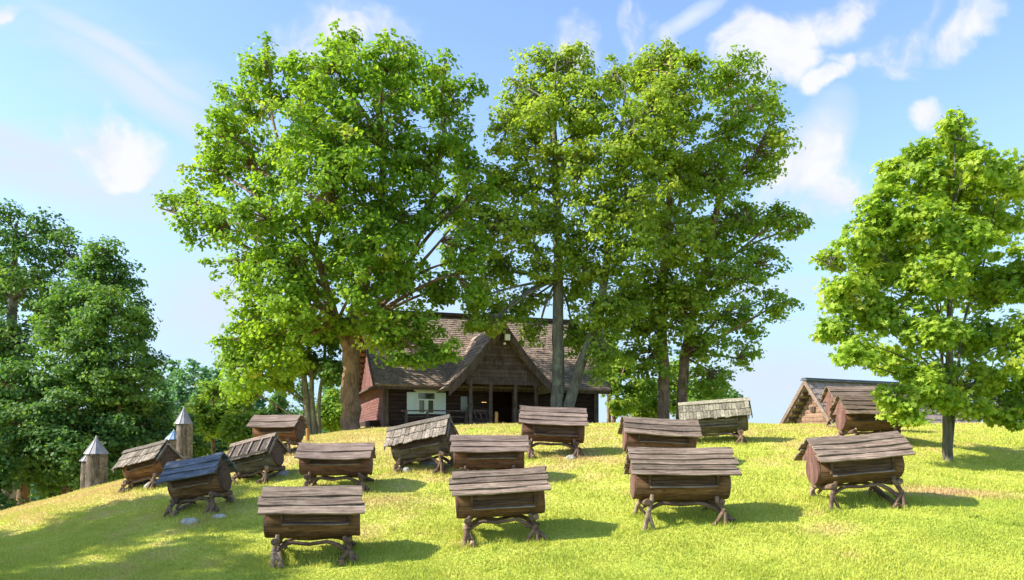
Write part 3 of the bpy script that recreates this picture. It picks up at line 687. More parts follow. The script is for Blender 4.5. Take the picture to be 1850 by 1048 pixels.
    for s in (-1, 1):
        x = s * ex; j = lambda q=.03: random.uniform(-q, q)
        mb = MB(); a = W2((x, -.40, zl + .03)); b = W2((x, .38, zl + .02))
        mb.tube([a, a + V3(0, .03, 0), (a + b)/2 + V3(0, 0, -.03), b], [.050, .056, .046, .05], 12, wob=.03); mb.build('cradle_log', M[mt['leg']], root, smooth='auto')
        for q in (-1, 1):
            up = random.uniform(-.02, .05)
            tp = W2((x - s*.05 + j(), q*.33, zl + .04)); fx = x + s*(.05 + j(.05)); fy = q * (.44 + j(.04))
            ft = V3(fx, fy, gl(fx, fy) - .04)
            k1 = tp * .6 + ft * .4 + V3(s*.035 + j(.02), q*.02, 0)
            mb = MB(); mb.tube([tp + V3(-s*.01, 0, .06 + up), tp, k1, ft], [.030, .042, .036, .040], 10, wob=.08)
            # second prong of the fork, leaning the other way
            fx2 = x - s*(.13 + j(.05)); f2 = V3(fx2, fy - q*.05, gl(fx2, fy - q*.05) - .03)
            mb.tube([k1 + V3(0, 0, .05), k1 * .5 + f2 * .5 + V3(0, q*.02, .02), f2], [.034, .030, .030], 8, wob=.08)
            mb.build('leg', M[mt['leg'] if random.random() < .7 else 'branch_pale'], root, smooth='auto')
        if random.random() < .6:
            mb = MB(); fa = V3(x - s*.10, -.52, gl(x, -.5) + .05); fb = V3(x + s*.02, .40, gl(x, .40) + .05)
            mb.tube([fa, (fa+fb)/2 + V3(0, 0, .02), fb], [.042, .036, .04], 10, wob=.05); mb.build('foot_log', M['branch_pale' if s < 0 else mt['leg']], root, smooth='auto')
    for q in (-1, 1):
        mb = MB()
        zsl = zl + .005
        p0 = W2((-ex*.95, q*.30, zl - .02)); p0[2] = max(p0[2] - .10, gl(-ex, q*.3) + .1)
        sx = ex*1.22 + random.uniform(-.05, .08); p3 = V3(sx, q*.36, gl(sx, q*.36) + .03)
        pa = W2((-ex*.55, q*.29, zsl)); pb = W2((ex*.40, q*.29, zsl)); pm = W2((-.05, q*.28, zsl - random.uniform(.0, .04)))
        mb.tube(bez(p0, (p0 + pa)/2 + V3(0, 0, .05), pa, 4) + [pm] + bez(pb, pb*.55 + p3*.45 + V3(0, 0, .10), p3, 6), [.026, .030, .032, .030, .028, .030, .033, .036, .038, .040, .044], 9, wob=.07)
        mb.build('brace', M[mt['leg']], root, smooth='auto')
    return root

hive(566, 1004, 12.0, 1.64, 1.16, .40, 'brown log beehive lowest on the slope, flat three-board roof, front row left', nb=3, seed=1, yaw=11)
hive(904, 966, 12.7, 1.66, 1.16, .38, 'brown log beehive with a slightly lifted right end and visible front hatch, front row middle', roll=3.5, nb=4, seed=2, rear=.22, yaw=3)
hive(1228, 936, 13.0, 1.84, 1.26, .46, 'log beehive with wavy five-board roof, directly below another hive, front row third', nb=5, seed=3, rear=.05)
hive(1545, 903, 13.5, 1.76, 1.24, .42, 'log beehive with pinkish end, roof rising to the right, nearest the young maple trunk', roll=4.5, nb=4, seed=4, yaw=3)
hive(608, 882, 16.0, 1.66, 1.00, .34, 'log beehive with smooth pinkish two-board roof and pale ledge, above the lowest hive', nb=2, seed=5, yaw=4, mats=dict(roof='roof_plank2', body='log_red'))
hive(884, 866, 16.5, 1.72, 1.02, .37, 'log beehive with low reddish body partly hidden behind the front middle hive', nb=3, seed=6, mats=dict(roof='roof_plank2', body='log_red'))
hive(998, 820, 19.0, 1.76, 1.24, .46, 'log beehive just below the porch and fork-stemmed tree, roof sloping down to the right', roll=-2.5, nb=4, seed=7, mats=dict(roof='roof_plank2', body='log_red'))
hive(1190, 845, 17.2, 1.80, 1.12, .40, 'log beehive whose stand hides behind the roof of the one below it', roll=-3, nb=3, seed=8, mats=dict(body='log_red'))
hive(1292, 797, 20.0, 1.86, 1.08, .44, 'grey-green beehive with upright split-wood shingles and a pale ridge board', roll=3.5, roof='shake', seed=9, mats=dict(roof='shake_green', body='log_grey', end='log_grey', hatch='log_grey', leg='branch'), yaw=-12)
hive(1570, 786, 19.5, 1.72, 1.22, .50, 'log beehive partly covered by the low branch of the young maple', nb=4, seed=10, yaw=3)
hive(1547, 774, 22.5, 1.85, 1.30, .46, 'farthest log beehive, in front of the sunken log cabin', nb=3, seed=11, yaw=2)
hive(765, 848, 17.5, 1.56, 1.08, .42, 'weathered grey beehive with serrated shingle roof strongly tilted, standing below the house window', roll=11.5, roof='shake', seed=12, mats=dict(roof='shake', body='log_grey', end='hatch'), yaw=-12)
hive(503, 816, 20.5, 1.38, 1.06, .36, 'small raised beehive with orange log body beside the orange post', nb=2, seed=13, mats=dict(roof='roof_plank2', body='log_orange', end='hatch'), yaw=-6, deep=1.0)
hive(466, 872, 17.8, 1.20, .98, .40, 'dark beehive with pale battens on its roof, tilted, behind the blue-grey one', roll=13, roof='batten', seed=14, mats=dict(roof='shake_dark', body='log_grey', end='hatch', hatch='log_grey'), yaw=-12)
hive(362, 918, 15.0, 1.20, 1.06, .40, 'beehive with smooth grey board roof, tinted blue for the tree shade', roll=10, nb=3, seed=15, mats=dict(roof='roof_shade_blue', body='log', end='hatch', leg='branch'), yaw=-5, deep=1.02)
hive(270, 878, 18.5, 1.30, .98, .42, 'leftmost beehive, brown shingle roof, in front of the taller round log tower', roll=12.5, roof='shake', seed=16, mats=dict(roof='shake', body='log_orange', end='hatch'), yaw=-16)

# ------------------------------------------------------------------ upright log hives with conical tin caps
def cone_hive(px, top, basep, Y, wpx, cone_px, name_label, mat, seed, base_z=None, slab=True):
    random.seed(seed); k = Y / F
    c = P(px, basep, Y); zt = P(px, top, Y)[2]; zg = gz(c[0], c[1]) if base_z is None else base_z
    root = empty('upright_log_hive', (c[0], c[1], zg), (0, 0, .4)); tag(root, name_label, 'beehive', 'upright log hives with tin cones')
    H = zt - zg; r = wpx / 2 * k; ch = cone_px * k; n = 22
    mb = MB(); prof = [(r*1.06, -.25), (r*1.04, 0), (r, H*.25), (r*.97, (H-ch)*.6), (r*.98, H - ch + .02)]
    vs = []; ns = 14
    for i in range(ns + 1):
        t = i / ns; z = -.25 + (H - ch + .27) * t; rr = r * (1.06 - .09*t)
        for j in range(n):
            a = 2*PI*j/n; w = rr * (1 + .035*math.sin(3*a + t*4 + seed) + random.uniform(-.06, .06)); vs.append((w*math.cos(a), w*math.sin(a), z))
    mb.add(vs, [(i*n+j, i*n+(j+1) % n, (i+1)*n+(j+1) % n, (i+1)*n+j) for i in range(ns) for j in range(n)] + [tuple(range(ns*n, ns*n+n))], var=.5)
    mb.build('log_body', M['bark_log'], root, smooth=True)
    mb = MB(); m = 12; R = r * 1.24; z0 = H - ch
    ring = [(R*math.cos(2*PI*j/m), R*math.sin(2*PI*j/m), z0) for j in range(m)]; ring1 = [(r*.05*math.cos(2*PI*j/m), r*.05*math.sin(2*PI*j/m), H - .03) for j in range(m)]
    mb.add(ring + ring1, [(j, (j+1) % m, m + (j+1) % m, m + j) for j in range(m)] + [tuple(range(m, 2*m)), tuple(range(m-1, -1, -1))])
    for j in range(m):
        a = 2*PI*j/m; mb.tube([(R*1.005*math.cos(a), R*1.005*math.sin(a), z0), (0, 0, H)], [.012, .008], 5)
    mb.lathe((0, 0, H - .05), [(r*.12, 0), (r*.12, .03), (r*.03, .09)], 8)
    mb.build('cone_roof', M[mat], root)
    if slab:
        mb = MB(); a = -.95; d = np.array([math.cos(a), math.sin(a)]); t = np.array([-d[1], d[0]])
        for q in (-.5, 0):
            p = d * r * .96 + t * r * .5 * (q*2 + .5) * .9
            mb.obox((p[0], p[1], .05), (t[0]*r*.42, t[1]*r*.42, 0), (d[0]*.05, d[1]*.05, 0), (0, 0, (H - ch) * .96))
        mb.build('entrance_board', M['log_grey'], root)
    return root
cone_hive(174, 789, 884, 25, 33, 31, 'shorter upright round log hive with grey tin cone, leftmost at the forest edge', 'zinc', 3)
cone_hive(332, 736, 842, 28, 25, 30, 'taller upright round log hive with pale tin cone, behind the leftmost shingled beehive', 'zinc', 5)
cone_hive(314, 777, 842, 31, 24, 17, 'small blue tin cone hive peeking out behind the taller round one', 'zinc_blue', 7, slab=False)
cone_hive(160, 817, 884, 26.2, 24, 16, 'small grey cone hive half hidden behind the shorter round one', 'zinc', 9, slab=False)

# ------------------------------------------------------------------ stones and posts
def rock(px, py, Y, w, h, label, mat='rock', seed=1, group='stones lying in the grass'):
    rng = np.random.default_rng(seed); c = P(px, py, Y); k = Y / F; mb = MB(); n = 12; m = 7; vs = []
    for i in range(m + 1):
        th = PI * i / m
        for j in range(n):
            a = 2*PI*j/n; q = 1 + .16*math.sin(2*a + seed) + .12*math.sin(3*a + 2*th + seed) + rng.uniform(-.09, .09)
            vs.append((w/2*k*math.sin(th)*math.cos(a)*q, w/2*k*.7*math.sin(th)*math.sin(a)*q, h*k*math.cos(th)*(.9 + .1*q)))
    mb.add(vs, [(i*n+j, i*n+(j+1) % n, (i+1)*n+(j+1) % n, (i+1)*n+j) for i in range(m) for j in range(n)], var=.5)
    o = mb.build('stone', M[mat], None); o.location = (c[0], c[1], gz(c[0], c[1]) + h*k*.0); tag(o, label, 'stone', group)
rock(343, 952, 14.0, 32, 10, 'flat white stone in the grass below the blue-grey beehive', seed=1)
rock(398, 941, 14.3, 26, 7, 'pale flat stone right of the white one', seed=2)
rock(777, 846, 17.9, 40, 12, 'grey stone under the middle of the tilted shingled beehive', 'rock_dark', 3)
rock(735, 846, 17.2, 18, 8, 'small stone at the left foot of the tilted shingled beehive', 'rock_dark', 4)
rock(512, 872, 18.0, 26, 9, 'grey stone right of the batten-roofed beehive', 'rock_dark', 5)
rock(276, 877, 18.2, 26, 12, 'sandy stone under the leftmost beehive', 'rock', 6)
rock(1031, 824, 18.4, 16, 8, 'whitish stone at the right foot of the hive by the porch', 'rock', 8)
def post(px, top, bot, Y, w, label, mat='orange_post', cap=None):
    c = P(px, bot, Y); zt = P(px, top, Y)[2]; k = Y / F; zg = gz(c[0], c[1]); h = zt - zg
    root = empty('wooden_post', (c[0], c[1], zg)); tag(root, label, 'post')
    mb = MB(); r = w/2*k; mb.lathe((0, 0, 0), [(r, -.2), (r*1.02, h*.5), (r*.96, h - .03), (r*.8, h)], 14); mb.build('shaft', M[mat], root, smooth='auto')
    if cap:
        mb = MB(); mb.box(-r*1.3, r*1.3, -r*1.3, r*1.3, h + .002, h + .03); mb.build('cap', M['white'], root)
        mb = MB(); mb.tube([(-.6, 0, h - .05), (0, 0, h - .08)], .015, 8); mb.build('crossbar', M['branch_pale'], root, smooth=True)
post(556, 769, 796, 22.5, 6.5, 'short round orange post at the right end of the raised beehive')
post(897, 744, 769, 32.0, 6, 'yellowish post standing before the porch entrance')
post(1848, 720, 765, 24, 7, 'orange post with pale cap cut by the right edge of the photo', cap=1)

# ------------------------------------------------------------------ the dark house with gabled porch
HZ = 2.45
def logs(mb, a, b, z0, z1, h=.2, e=.07):
    """stacked round-edged logs between plan points a and b"""
    a = np.array([*a, 0.]); b = np.array([*b, 0.]); n = max(1, int(round((z1 - z0) / h))); hh = (z1 - z0) / n
    for i in range(n):
        z = z0 + hh * (i + .5)
        d = (b - a) / np.linalg.norm(b - a); nn = np.array([-d[1], d[0], 0]); prof = [(-e, -.47), (-.5*(e+.11), -.36), (-.11, 0), (-.5*(e+.11), .36), (-e, .47), (e, .47), (e, -.47)]
        vs = [p + nn * u + np.array([0, 0, z + v * hh]) for p in (a, b) for u, v in prof]; m = len(prof)
        mb.add(vs, [(j, (j+1) % m, m + (j+1) % m, m + j) for j in range(m)] + [tuple(range(m-1, -1, -1)), tuple(range(m, 2*m))])
def shingled(mb, Pf, Nf, ulen, vlen, course=.24, sw=.14, th=.022, clip=None):
    """Pf(u, v) point on the slope; u along the eave, v down from the ridge"""
    nc = int(vlen / course)
    for i in range(nc, -1, -1):
        v0 = i * course; v1 = min(v0 + course + .06, vlen + .05); u = -random.uniform(0, sw)
        if v0 >= vlen: continue
        while u < ulen:
            w = sw * random.uniform(.6, 1.4); u0 = max(u, 0); u1 = min(u + w - .006, ulen); u += w
            if u1 - u0 < .02: continue
            if clip and clip((u0+u1)/2, v0): continue
            vv = v1 + random.uniform(-.02, .025); nn = Nf(v0); lo = random.uniform(.022, .042)
            a, b, c, d = Pf(u0, v0), Pf(u1, v0), Pf(u1, vv), Pf(u0, vv)
            vs = [a, b, c + nn*lo, d + nn*lo, a + nn*th, b + nn*th, c + nn*(lo+th), d + nn*(lo+th)]
            mb.add(vs, [(0,3,2,1),(4,5,6,7),(2,3,7,6),(0,4,7,3),(1,2,6,5)])
def make_house():
    random.seed(77)
    root = empty('wooden_house', (-5.86, 36, HZ), (0, 0, math.radians(18.3)))
    tag(root, 'dark timber house with steep shingled roof and gabled porch on the hilltop', 'house')
    Lh, Dp, ZE, ZR = 10.6, 9.0, 1.92, 6.05
    # front wall with openings for the window and the doorway
    mb = MB(); WX0, WX1, WZ0, WZ1 = 1.42, 2.36, .70, 1.62; DX0, DX1 = 5.05, 6.15
    logs(mb, (0, 0), (Lh, 0), -.3, .10); logs(mb, (0, 0), (WX0, 0), .10, 1.62); logs(mb, (WX1, 0), (DX0, 0), .10, 1.62); logs(mb, (DX1, 0), (Lh, 0), .10, 1.9)
    logs(mb, (WX0, 0), (WX1, 0), .10, WZ0); logs(mb, (0, 0), (DX0, 0), 1.62, 2.1); logs(mb, (DX0, 0), (Lh, 0), 1.9, 2.1)
    mb.build('front_wall', M['house_dark'], root)
    mb = MB(); logs(mb, (0, Dp), (0, 0.09), -.4, 2.0, .13, .098); mb.build('side_wall', M['house_red'], root)
    mb = MB(); logs(mb, (Lh, 0.09), (Lh, Dp), -.4, 2.0); mb.build('side_wall', M['house_dark'], root)
    mb = MB(); logs(mb, (Lh, Dp), (0, Dp), -.4, 2.0); mb.build('back_wall', M['house_dark'], root)
    mb = MB(); mb.box(.1, Lh - .1, .2, Dp - .2, .0, .06); mb.build('inner_floor', M['house_dark'], root)
    mb = MB(); mb.box(.12, Lh - .12, 2.6, 2.68, .07, 2.3); mb.build('inner_wall', M['house_dark'], root)
    # corner posts
    for x in (-.02, Lh + .02):
        mb = MB(); mb.box(x - .12, x + .12, -.16, .10, -.3, 2.0); mb.build('corner_post', M['house_trim'], root)
    # gables: red vertical boards
    for x, mt in ((0, 'house_red'), (Lh, 'house_dark')):
        mb = MB(); y = .02
        while y < Dp:
            y1 = min(y + random.uniform(.16, .22), Dp); ht = lambda yy: 2.0 + (ZR - 2.25) * (1 - abs(yy - Dp/2) / (Dp/2))
            s = -1 if x == 0 else 1; xo = x + s * .05; t = s * (.03 + random.uniform(0, .01))
            vs = [(xo, y, 2.0), (xo, y1 - .012, 2.0), (xo, y1 - .012, ht(y1)), (xo, y, ht(y))]; vs += [(q[0] + t, q[1], q[2]) for q in vs]
            mb.add(vs, [(0,1,2,3),(4,7,6,5),(0,4,5,1),(1,5,6,2),(2,6,7,3),(3,7,4,0)]); y = y1
        mb.build('gable', M[mt], root)
    # little pent strip above the left wall
    mb = MB(); mb.obox((-.05, -.1, 2.02), (-.55, 0, -.16), (0, Dp + .3, 0), (0, 0, .07)); mb.build('pent_roof', M['house_trim'], root)
    mb = MB(); mb.box(-.62, -.12, 1.0, Dp, -.15, .35); mb.build('wall_foot_box', M['house_dark'], root)  # low dark box along the foot of the left wall
    # main roof
    OV = .62; over = .62; u0 = -over; ul = Lh + 2 * over
    y_e, z_e = -OV, ZE + .02; slope = math.hypot(Dp/2 + OV, ZR - z_e)
    def prof(v, s):       # slight flare towards the eave
        t = v / slope; y = (Dp/2) + s * (Dp/2 + OV) * t; z = ZR - (ZR - z_e) * (t - .055 * math.sin(PI * t)) - .03*0
        z -= (ZR - z_e) * (.07 * math.sin(PI * t)); return y, z
    for s, nm in ((-1, 'front'), (1, 'rear')):
        mb = MB()
        Pf = lambda u, v, s=s: np.array([u0 + u, *prof(v, s)])
        a = math.atan2(ZR - z_e, Dp/2 + OV); nn = np.array([0, s * math.sin(a), math.cos(a)])
        # solid deck under the shingles
        K = 10
        for i in range(K):
            p0 = prof(slope*i/K, s); p1 = prof(slope*(i+1)/K, s)
            vs = []
            for x in (u0 + .01, u0 + ul - .01):
                for (y, z) in (p0, p1): vs += [(x, y, z), (x, y - nn[1]*.13, z - nn[2]*.13)]
            mb.add(vs, [(0,2,6,4),(1,5,7,3),(0,1,3,2),(4,6,7,5)] + ([(2,3,7,6)] if i == K-1 else []))
        shingled(mb, Pf, lambda v: nn, ul, slope, .19 if s < 0 else .5, .11 if s < 0 else .5)
        mb.build('roof', M['house_shingle'], root)
        # verge boards along the gable edge, stepped purlin ends showing below
        for x in (u0 - .02, u0 + ul + .02):
            mb = MB()
            for i in range(8):
                p0 = prof(slope*i/8, s); p1 = prof(slope*(i+1)/8, s); q = np.array([x - .03, p0[0], p0[1] + .07]); mb.obox(q, (.06, 0, 0), (0, p1[0]-p0[0], p1[1]-p0[1]), (0, 0, -.26))
            mb.build('verge_board', M['house_trim'], root)
        mb = MB()
        for i in range(1, 15):
            y, z = prof(slope*(i)/15.2, s); mb.box(u0 + .04, -.10, y - .17, y + .17, z - .36, z - .20)
        mb.build('soffit', M['soffit'] if s > 0 else M['house_trim'], root)
    mb = MB()
    for k, (dz, w) in enumerate(((.02, .22), (.09, .17), (.15, .11))): mb.plank((u0 - .05, Dp/2 - w, ZR + dz), (u0 + ul + .05, Dp/2 - w, ZR + dz), (0, 2*w, 0), (0, 0, .05), 16, .012, .01)
    mb.build('ridge_cap', M['house_trim'], root)
    mb = MB(); mb.box(u0 + .05, u0 + ul - .05, -OV + .04, -OV + .10, z_e - .2, z_e - .06); mb.build('eave_board', M['house_trim'], root)
    # window with open shutters
    w = MB(); w.box(WX0 - .02, WX1 + .02, -.15, -.02, WZ0 - .06, WZ0 - .0); w.box(WX0 - .02, WX0 + .07, -.15, -.02, WZ0, WZ1); w.box(WX1 - .07, WX1 + .02, -.15, -.02, WZ0, WZ1)
    w.box(WX0 - .02, WX1 + .02, -.15, -.02, WZ1 - .005, WZ1 + .07); w.box((WX0+WX1)/2 - .035, (WX0+WX1)/2 + .035, -.14, -.03, WZ0, WZ1 - .3); w.box(WX0 + .07, WX1 - .07, -.14, -.03, WZ1 - .34, WZ1 - .28)
    for q in (WX0 + .07, (WX0+WX1)/2 + .035):
        w.box(q, q + .05, -.125, -.04, WZ0, WZ1 - .34); w.box(q + .30, q + .352, -.125, -.04, WZ0, WZ1 - .34)
    fr = w.build('window_frame', M['white'], root)
    w = MB(); w.box(WX0 + .05, WX1 - .05, -.06, -.045, WZ0, WZ1 - .01); w.build('pane', M['glass'], fr)
    w = MB(); w.box(WX0 - .12, WX1 + .12, -.19, -.11, WZ1 + .075, WZ1 + .20); w.box(WX0 - .18, WX1 + .18, -.22, -.11, WZ1 + .203, WZ1 + .25); w.build('pediment', M['white'], fr)
    for x0, x1 in ((WX0 - .46, WX0 - .03), (WX1 + .03, WX1 + .46)):
        w = MB(); w.box(x0, x1, -.155, -.125, WZ0 - .07, WZ1 + .03)
        w.box(x0 + .06, x1 - .06, -.17, -.157, WZ0, WZ0 + .36); w.box(x0 + .06, x1 - .06, -.17, -.157, WZ0 + .44, WZ1 - .04); w.build('shutter', M['shutter'], root, bevel=.006)
    # doorway
    w = MB(); w.box(DX0 - .10, DX0, -.16, .05, .10, 1.9); w.box(DX1, DX1 + .10, -.16, .05, .10, 1.9); w.box(DX0 - .10, DX1 + .10, -.17, .05, 1.902, 2.0); w.build('door_frame', M['house_trim'], root)
    w = MB(); w.obox((DX0 + .02, .06, .1), (.35, .85, 0), (.05, -.02, 0), (0, 0, 1.78)); w.build('door', M['house_dark'], root)
    w = MB(); w.box(3.55, 4.15, -.13, -.105, .75, 1.5); w.build('porch_window', M['glass'], root)
    # porch
    xc, zr, hw, ze = 4.95, 4.72, 2.55, 1.72; yf = -2.5
    mb = MB(); mb.box(3.2, 6.9, -2.2, -.17, -.4, .10); mb.build('porch_floor', M['house_trim'], root)
    def pprof(t, s):
        x = xc + s * hw * t; z = zr - (zr - ze) * (t + .06 * math.sin(PI * t)); return x, z
    sl = math.hypot(hw, zr - ze)
    for s in (-1, 1):
        mb = MB(); a = math.atan2(zr - ze, hw); nn = np.array([s*math.sin(a), 0, math.cos(a)])
        def yback(z): return np.clip((z - z_e) / (ZR - z_e) * (Dp/2 + OV) - OV + .5, -OV + .1, 4)
        K = 8
        for i in range(K):
            x0, z0 = pprof(i/K, s); x1, z1 = pprof((i+1)/K, s); vs = []
            for y in (yf + .01, None):
                for (x, z) in ((x0, z0), (x1, z1)):
                    yy = y if y is not None else float(yback(z)); vs += [(x, yy, z), (x - nn[0]*.13, yy, z - nn[2]*.13)]
            mb.add(vs, [(0,2,6,4),(1,5,7,3),(0,1,3,2),(4,6,7,5)] + ([(2,3,7,6)] if i == K-1 else []))
        Pf = lambda u, v, s=s: np.array([pprof(v/sl, s)[0], yf + u, pprof(v/sl, s)[1]])
        shingled(mb, Pf, lambda v: nn, 5.2, sl, .26, .15, clip=lambda u, v, s=s: yf + u > yback(pprof(v/sl, s)[1]))
        mb.build('porch_roof', M['house_shingle'], root)
        mb = MB()
        for i in range(10):
            x0, z0 = pprof(i/10, s); x1, z1 = pprof((i+1)/10, s)
            mb.obox((x0, yf - .06, z0 + .09), (x1-x0, 0, z1-z0), (0, .08, 0), (-s*.0, 0, -.46))
        mb.build('barge_board', M['house_trim'], root)
        mb = MB(); x, z = pprof(0, s); mb.obox((xc - s*.08, yf - .075 - .03*s, zr - .05), (s*.5, 0, .62), (0, .05, 0), (s*.10, 0, -.05)); mb.build('crossed_horn', M['house_trim'], root)
    # porch gable wall of horizontal boards
    mb = MB(); z = 2.12; yg = -2.02
    while z < zr - .35:
        z1 = z + random.uniform(.17, .2)
        f = lambda zz: max(.02, hw * (1 - (zz + .22 - ze) / (zr - ze)))
        t = random.uniform(0, .012)
        vs = [(xc - f(z), yg - t, z), (xc + f(z), yg - t, z), (xc + f(z1), yg - t, z1 - .012), (xc - f(z1), yg - t, z1 - .012)]; vs += [(q[0], q[1] + .04 + t, q[2]) for q in vs]
        mb.add(vs, [(0,1,2,3),(4,7,6,5),(0,4,5,1),(1,5,6,2),(2,6,7,3),(3,7,4,0)]); z = z1
    mb.build('porch_gable', M['house_trim'], root)
    mb = MB(); mb.box(3.3, 6.85, -2.14, -1.96, 1.94, 2.115); mb.build('lintel', M['house_trim'], root)
    for x in (3.52, 4.47, 5.67, 6.68):
        mb = MB(); mb.lathe((x, -2.05, .10), [(.10, 0), (.10, .18), (.07, .24), (.095, .34), (.095, .75), (.06, .82), (.11, .92), (.06, 1.02), (.085, 1.10), (.085, 1.5), (.11, 1.62), (.07, 1.68), (.10, 1.74), (.10, 1.84)], 12)
        mb.build('porch_post', M['house_trim'], root, smooth='auto')
    for x0, x1 in ((3.62, 4.37), (5.77, 6.58)):
        mb = MB(); mb.box(x0, x1, -2.09, -2.02, .72, .78); mb.box(x0, x1, -2.09, -2.02, .16, .22)
        k = 3; w = (x1 - x0) / k
        for i in range(k):
            a = x0 + i*w
            for p, q in (((a, .22), (a+w, .72)), ((a+w, .22), (a, .72))): mb.obox((p[0], -2.075 + .012*(p[0] > a), p[1]), (q[0]-p[0], 0, q[1]-p[1]), (0, .02, 0), (.03, 0, .03))
            mb.lathe((a + w/2, -2.055, .22), [(.015, 0), (.015, .5)], 6)
        mb.build('lattice_railing', M['house_trim'], root)
    # long bench rail in front of the left half
    mb = MB(); mb.plank((.35, -1.9, .66), (3.4, -1.9, .70), (0, -.12, 0), (0, 0, .06), 8, .006, .004); mb.plank((.5, -1.6, .42), (3.3, -1.6, .42), (0, -.3, 0), (0, 0, .045), 8, .006, .004)
    for x in (.55, 1.5, 2.45, 3.3): mb.box(x, x + .1, -1.98, -1.88, -.3, .655); mb.box(x + .02, x + .08, -1.7, -1.64, -.3, .415)
    mb.build('front_rail', M['house_trim'], root)
    # floodlight under the peak, carved ring on the gable, warm lamps
    mb = MB(); mb.box(xc - .02, xc + .22, yf - .30, yf - .16, zr - .82, zr - .54); mb.box(xc + .06, xc + .14, yf - .17, yf - .05, zr - .70, zr - .5); mb.build('floodlight', M['lampbox'], root, bevel=.02)
    mb = MB(); mb.lathe((xc - .02, yf - .2, zr - 1.02), [(.02, 0), (.07, .02), (.05, .09), (.02, .12)], 12); mb.build('sensor', M['lampbox'], root, smooth=True)
    mb = MB(); n = 20; cx, cz2 = xc - .1, 2.95; mb.tube([(cx + .2*math.cos(2*PI*i/n), yg - .03, cz2 + .22*math.sin(2*PI*i/n)) for i in range(n)] + [(cx + .2, yg - .03, cz2)], .022, 6); mb.tube([(cx - .12, yg - .03, cz2 + .25), (cx, yg - .03, cz2 + .48), (cx + .12, yg - .03, cz2 + .25)], .018, 6)
    mb.build('carved_emblem', M['house_trim'], root, smooth=True)
    mb = MB(); mb.tube([(5.2, 1.9, 1.34), (5.3, 1.9, 1.38), (5.42, 1.9, 1.34)], .035, 8); mb.build('lamp', M['glow'], root, smooth=True)
    mb = MB(); mb.lathe((1.72, .25, 1.36), [(.03, 0), (.06, .05), (.03, .1)], 10); mb.build('lamp', M['glow'], root, smooth=True)
make_house()

# ------------------------------------------------------------------ sunken log cabin at the right
def make_cabin():
    random.seed(78)
    root = empty('log_cabin', (11.36, 30, 2.2), (0, 0, math.radians(24))); tag(root, 'low log cabin with steep shingled roof reaching down behind the crest', 'cabin')
    # local x along the ridge, y to the rear; the ridge starts at the root
    zr, ze, hw, Lr = 1.88, -.25, 1.68, 8.4
    a = math.atan2(zr - ze, hw); sl = math.hypot(hw, zr - ze)
    for s in (-1, 1):
        nn = np.array([0, s*math.sin(a), math.cos(a)]); mb = MB()
        mb.obox((0, 0, zr), (Lr, 0, 0), (0, s*hw, ze - zr), -nn*.12)
        shingled(mb, lambda u, v, s=s: np.array([u, s*hw*v/sl, zr - (zr-ze)*v/sl]), lambda v, nn=nn: nn, Lr, sl, .3, .17)
        mb.build('roof', M['roof_shingle'], root)
        mb = MB(); mb.obox((-.07, 0, zr + .09), (.065, 0, 0), (0, s*(hw + .05), ze - zr - .06), (0, 0, -.22)); mb.build('barge_board', M['roof_plank2'], root)
        mb = MB()
        for i in range(1, 9):
            t = i / 9; mb.box(.0, .37, s*hw*t - .05, s*hw*t + .05, zr - (zr-ze)*t - .30, zr - (zr-ze)*t - .19)
        mb.build('rafter_end', M['house_trim'], root)
    mb = MB(); z = -.7; i = 0
    while z < zr - .3:
        z1 = z + .17; f = lambda zz: min(hw - .2, hw * (1 - (zz + .26 - ze) / (zr - ze)))
        w0 = f(z1)
        if w0 > .05: logs(mb, (.50, w0), (.50, -w0), z, z1, .17, .095)
        z = z1
    mb.build('gable_wall', M['cabin_log'], root)
    mb = MB(); mb.box(.34, .45, -.12, .10, .70, .92); mb.build('vent_hole', M['house_trim'], root)
    mb = MB(); mb.box(-.10, Lr, -.16, .16, zr + .03, zr + .09); mb.box(-.10, Lr, -.10, .10, zr + .093, zr + .14); mb.build('ridge_cap', M['roof_shade_blue'], root)
M['roof_shingle'] = wood('cabin_shingle', (.24, .18, .15), (.40, .31, .26), (.52, .43, .36), 1, 20, varamt=.35)
make_cabin()

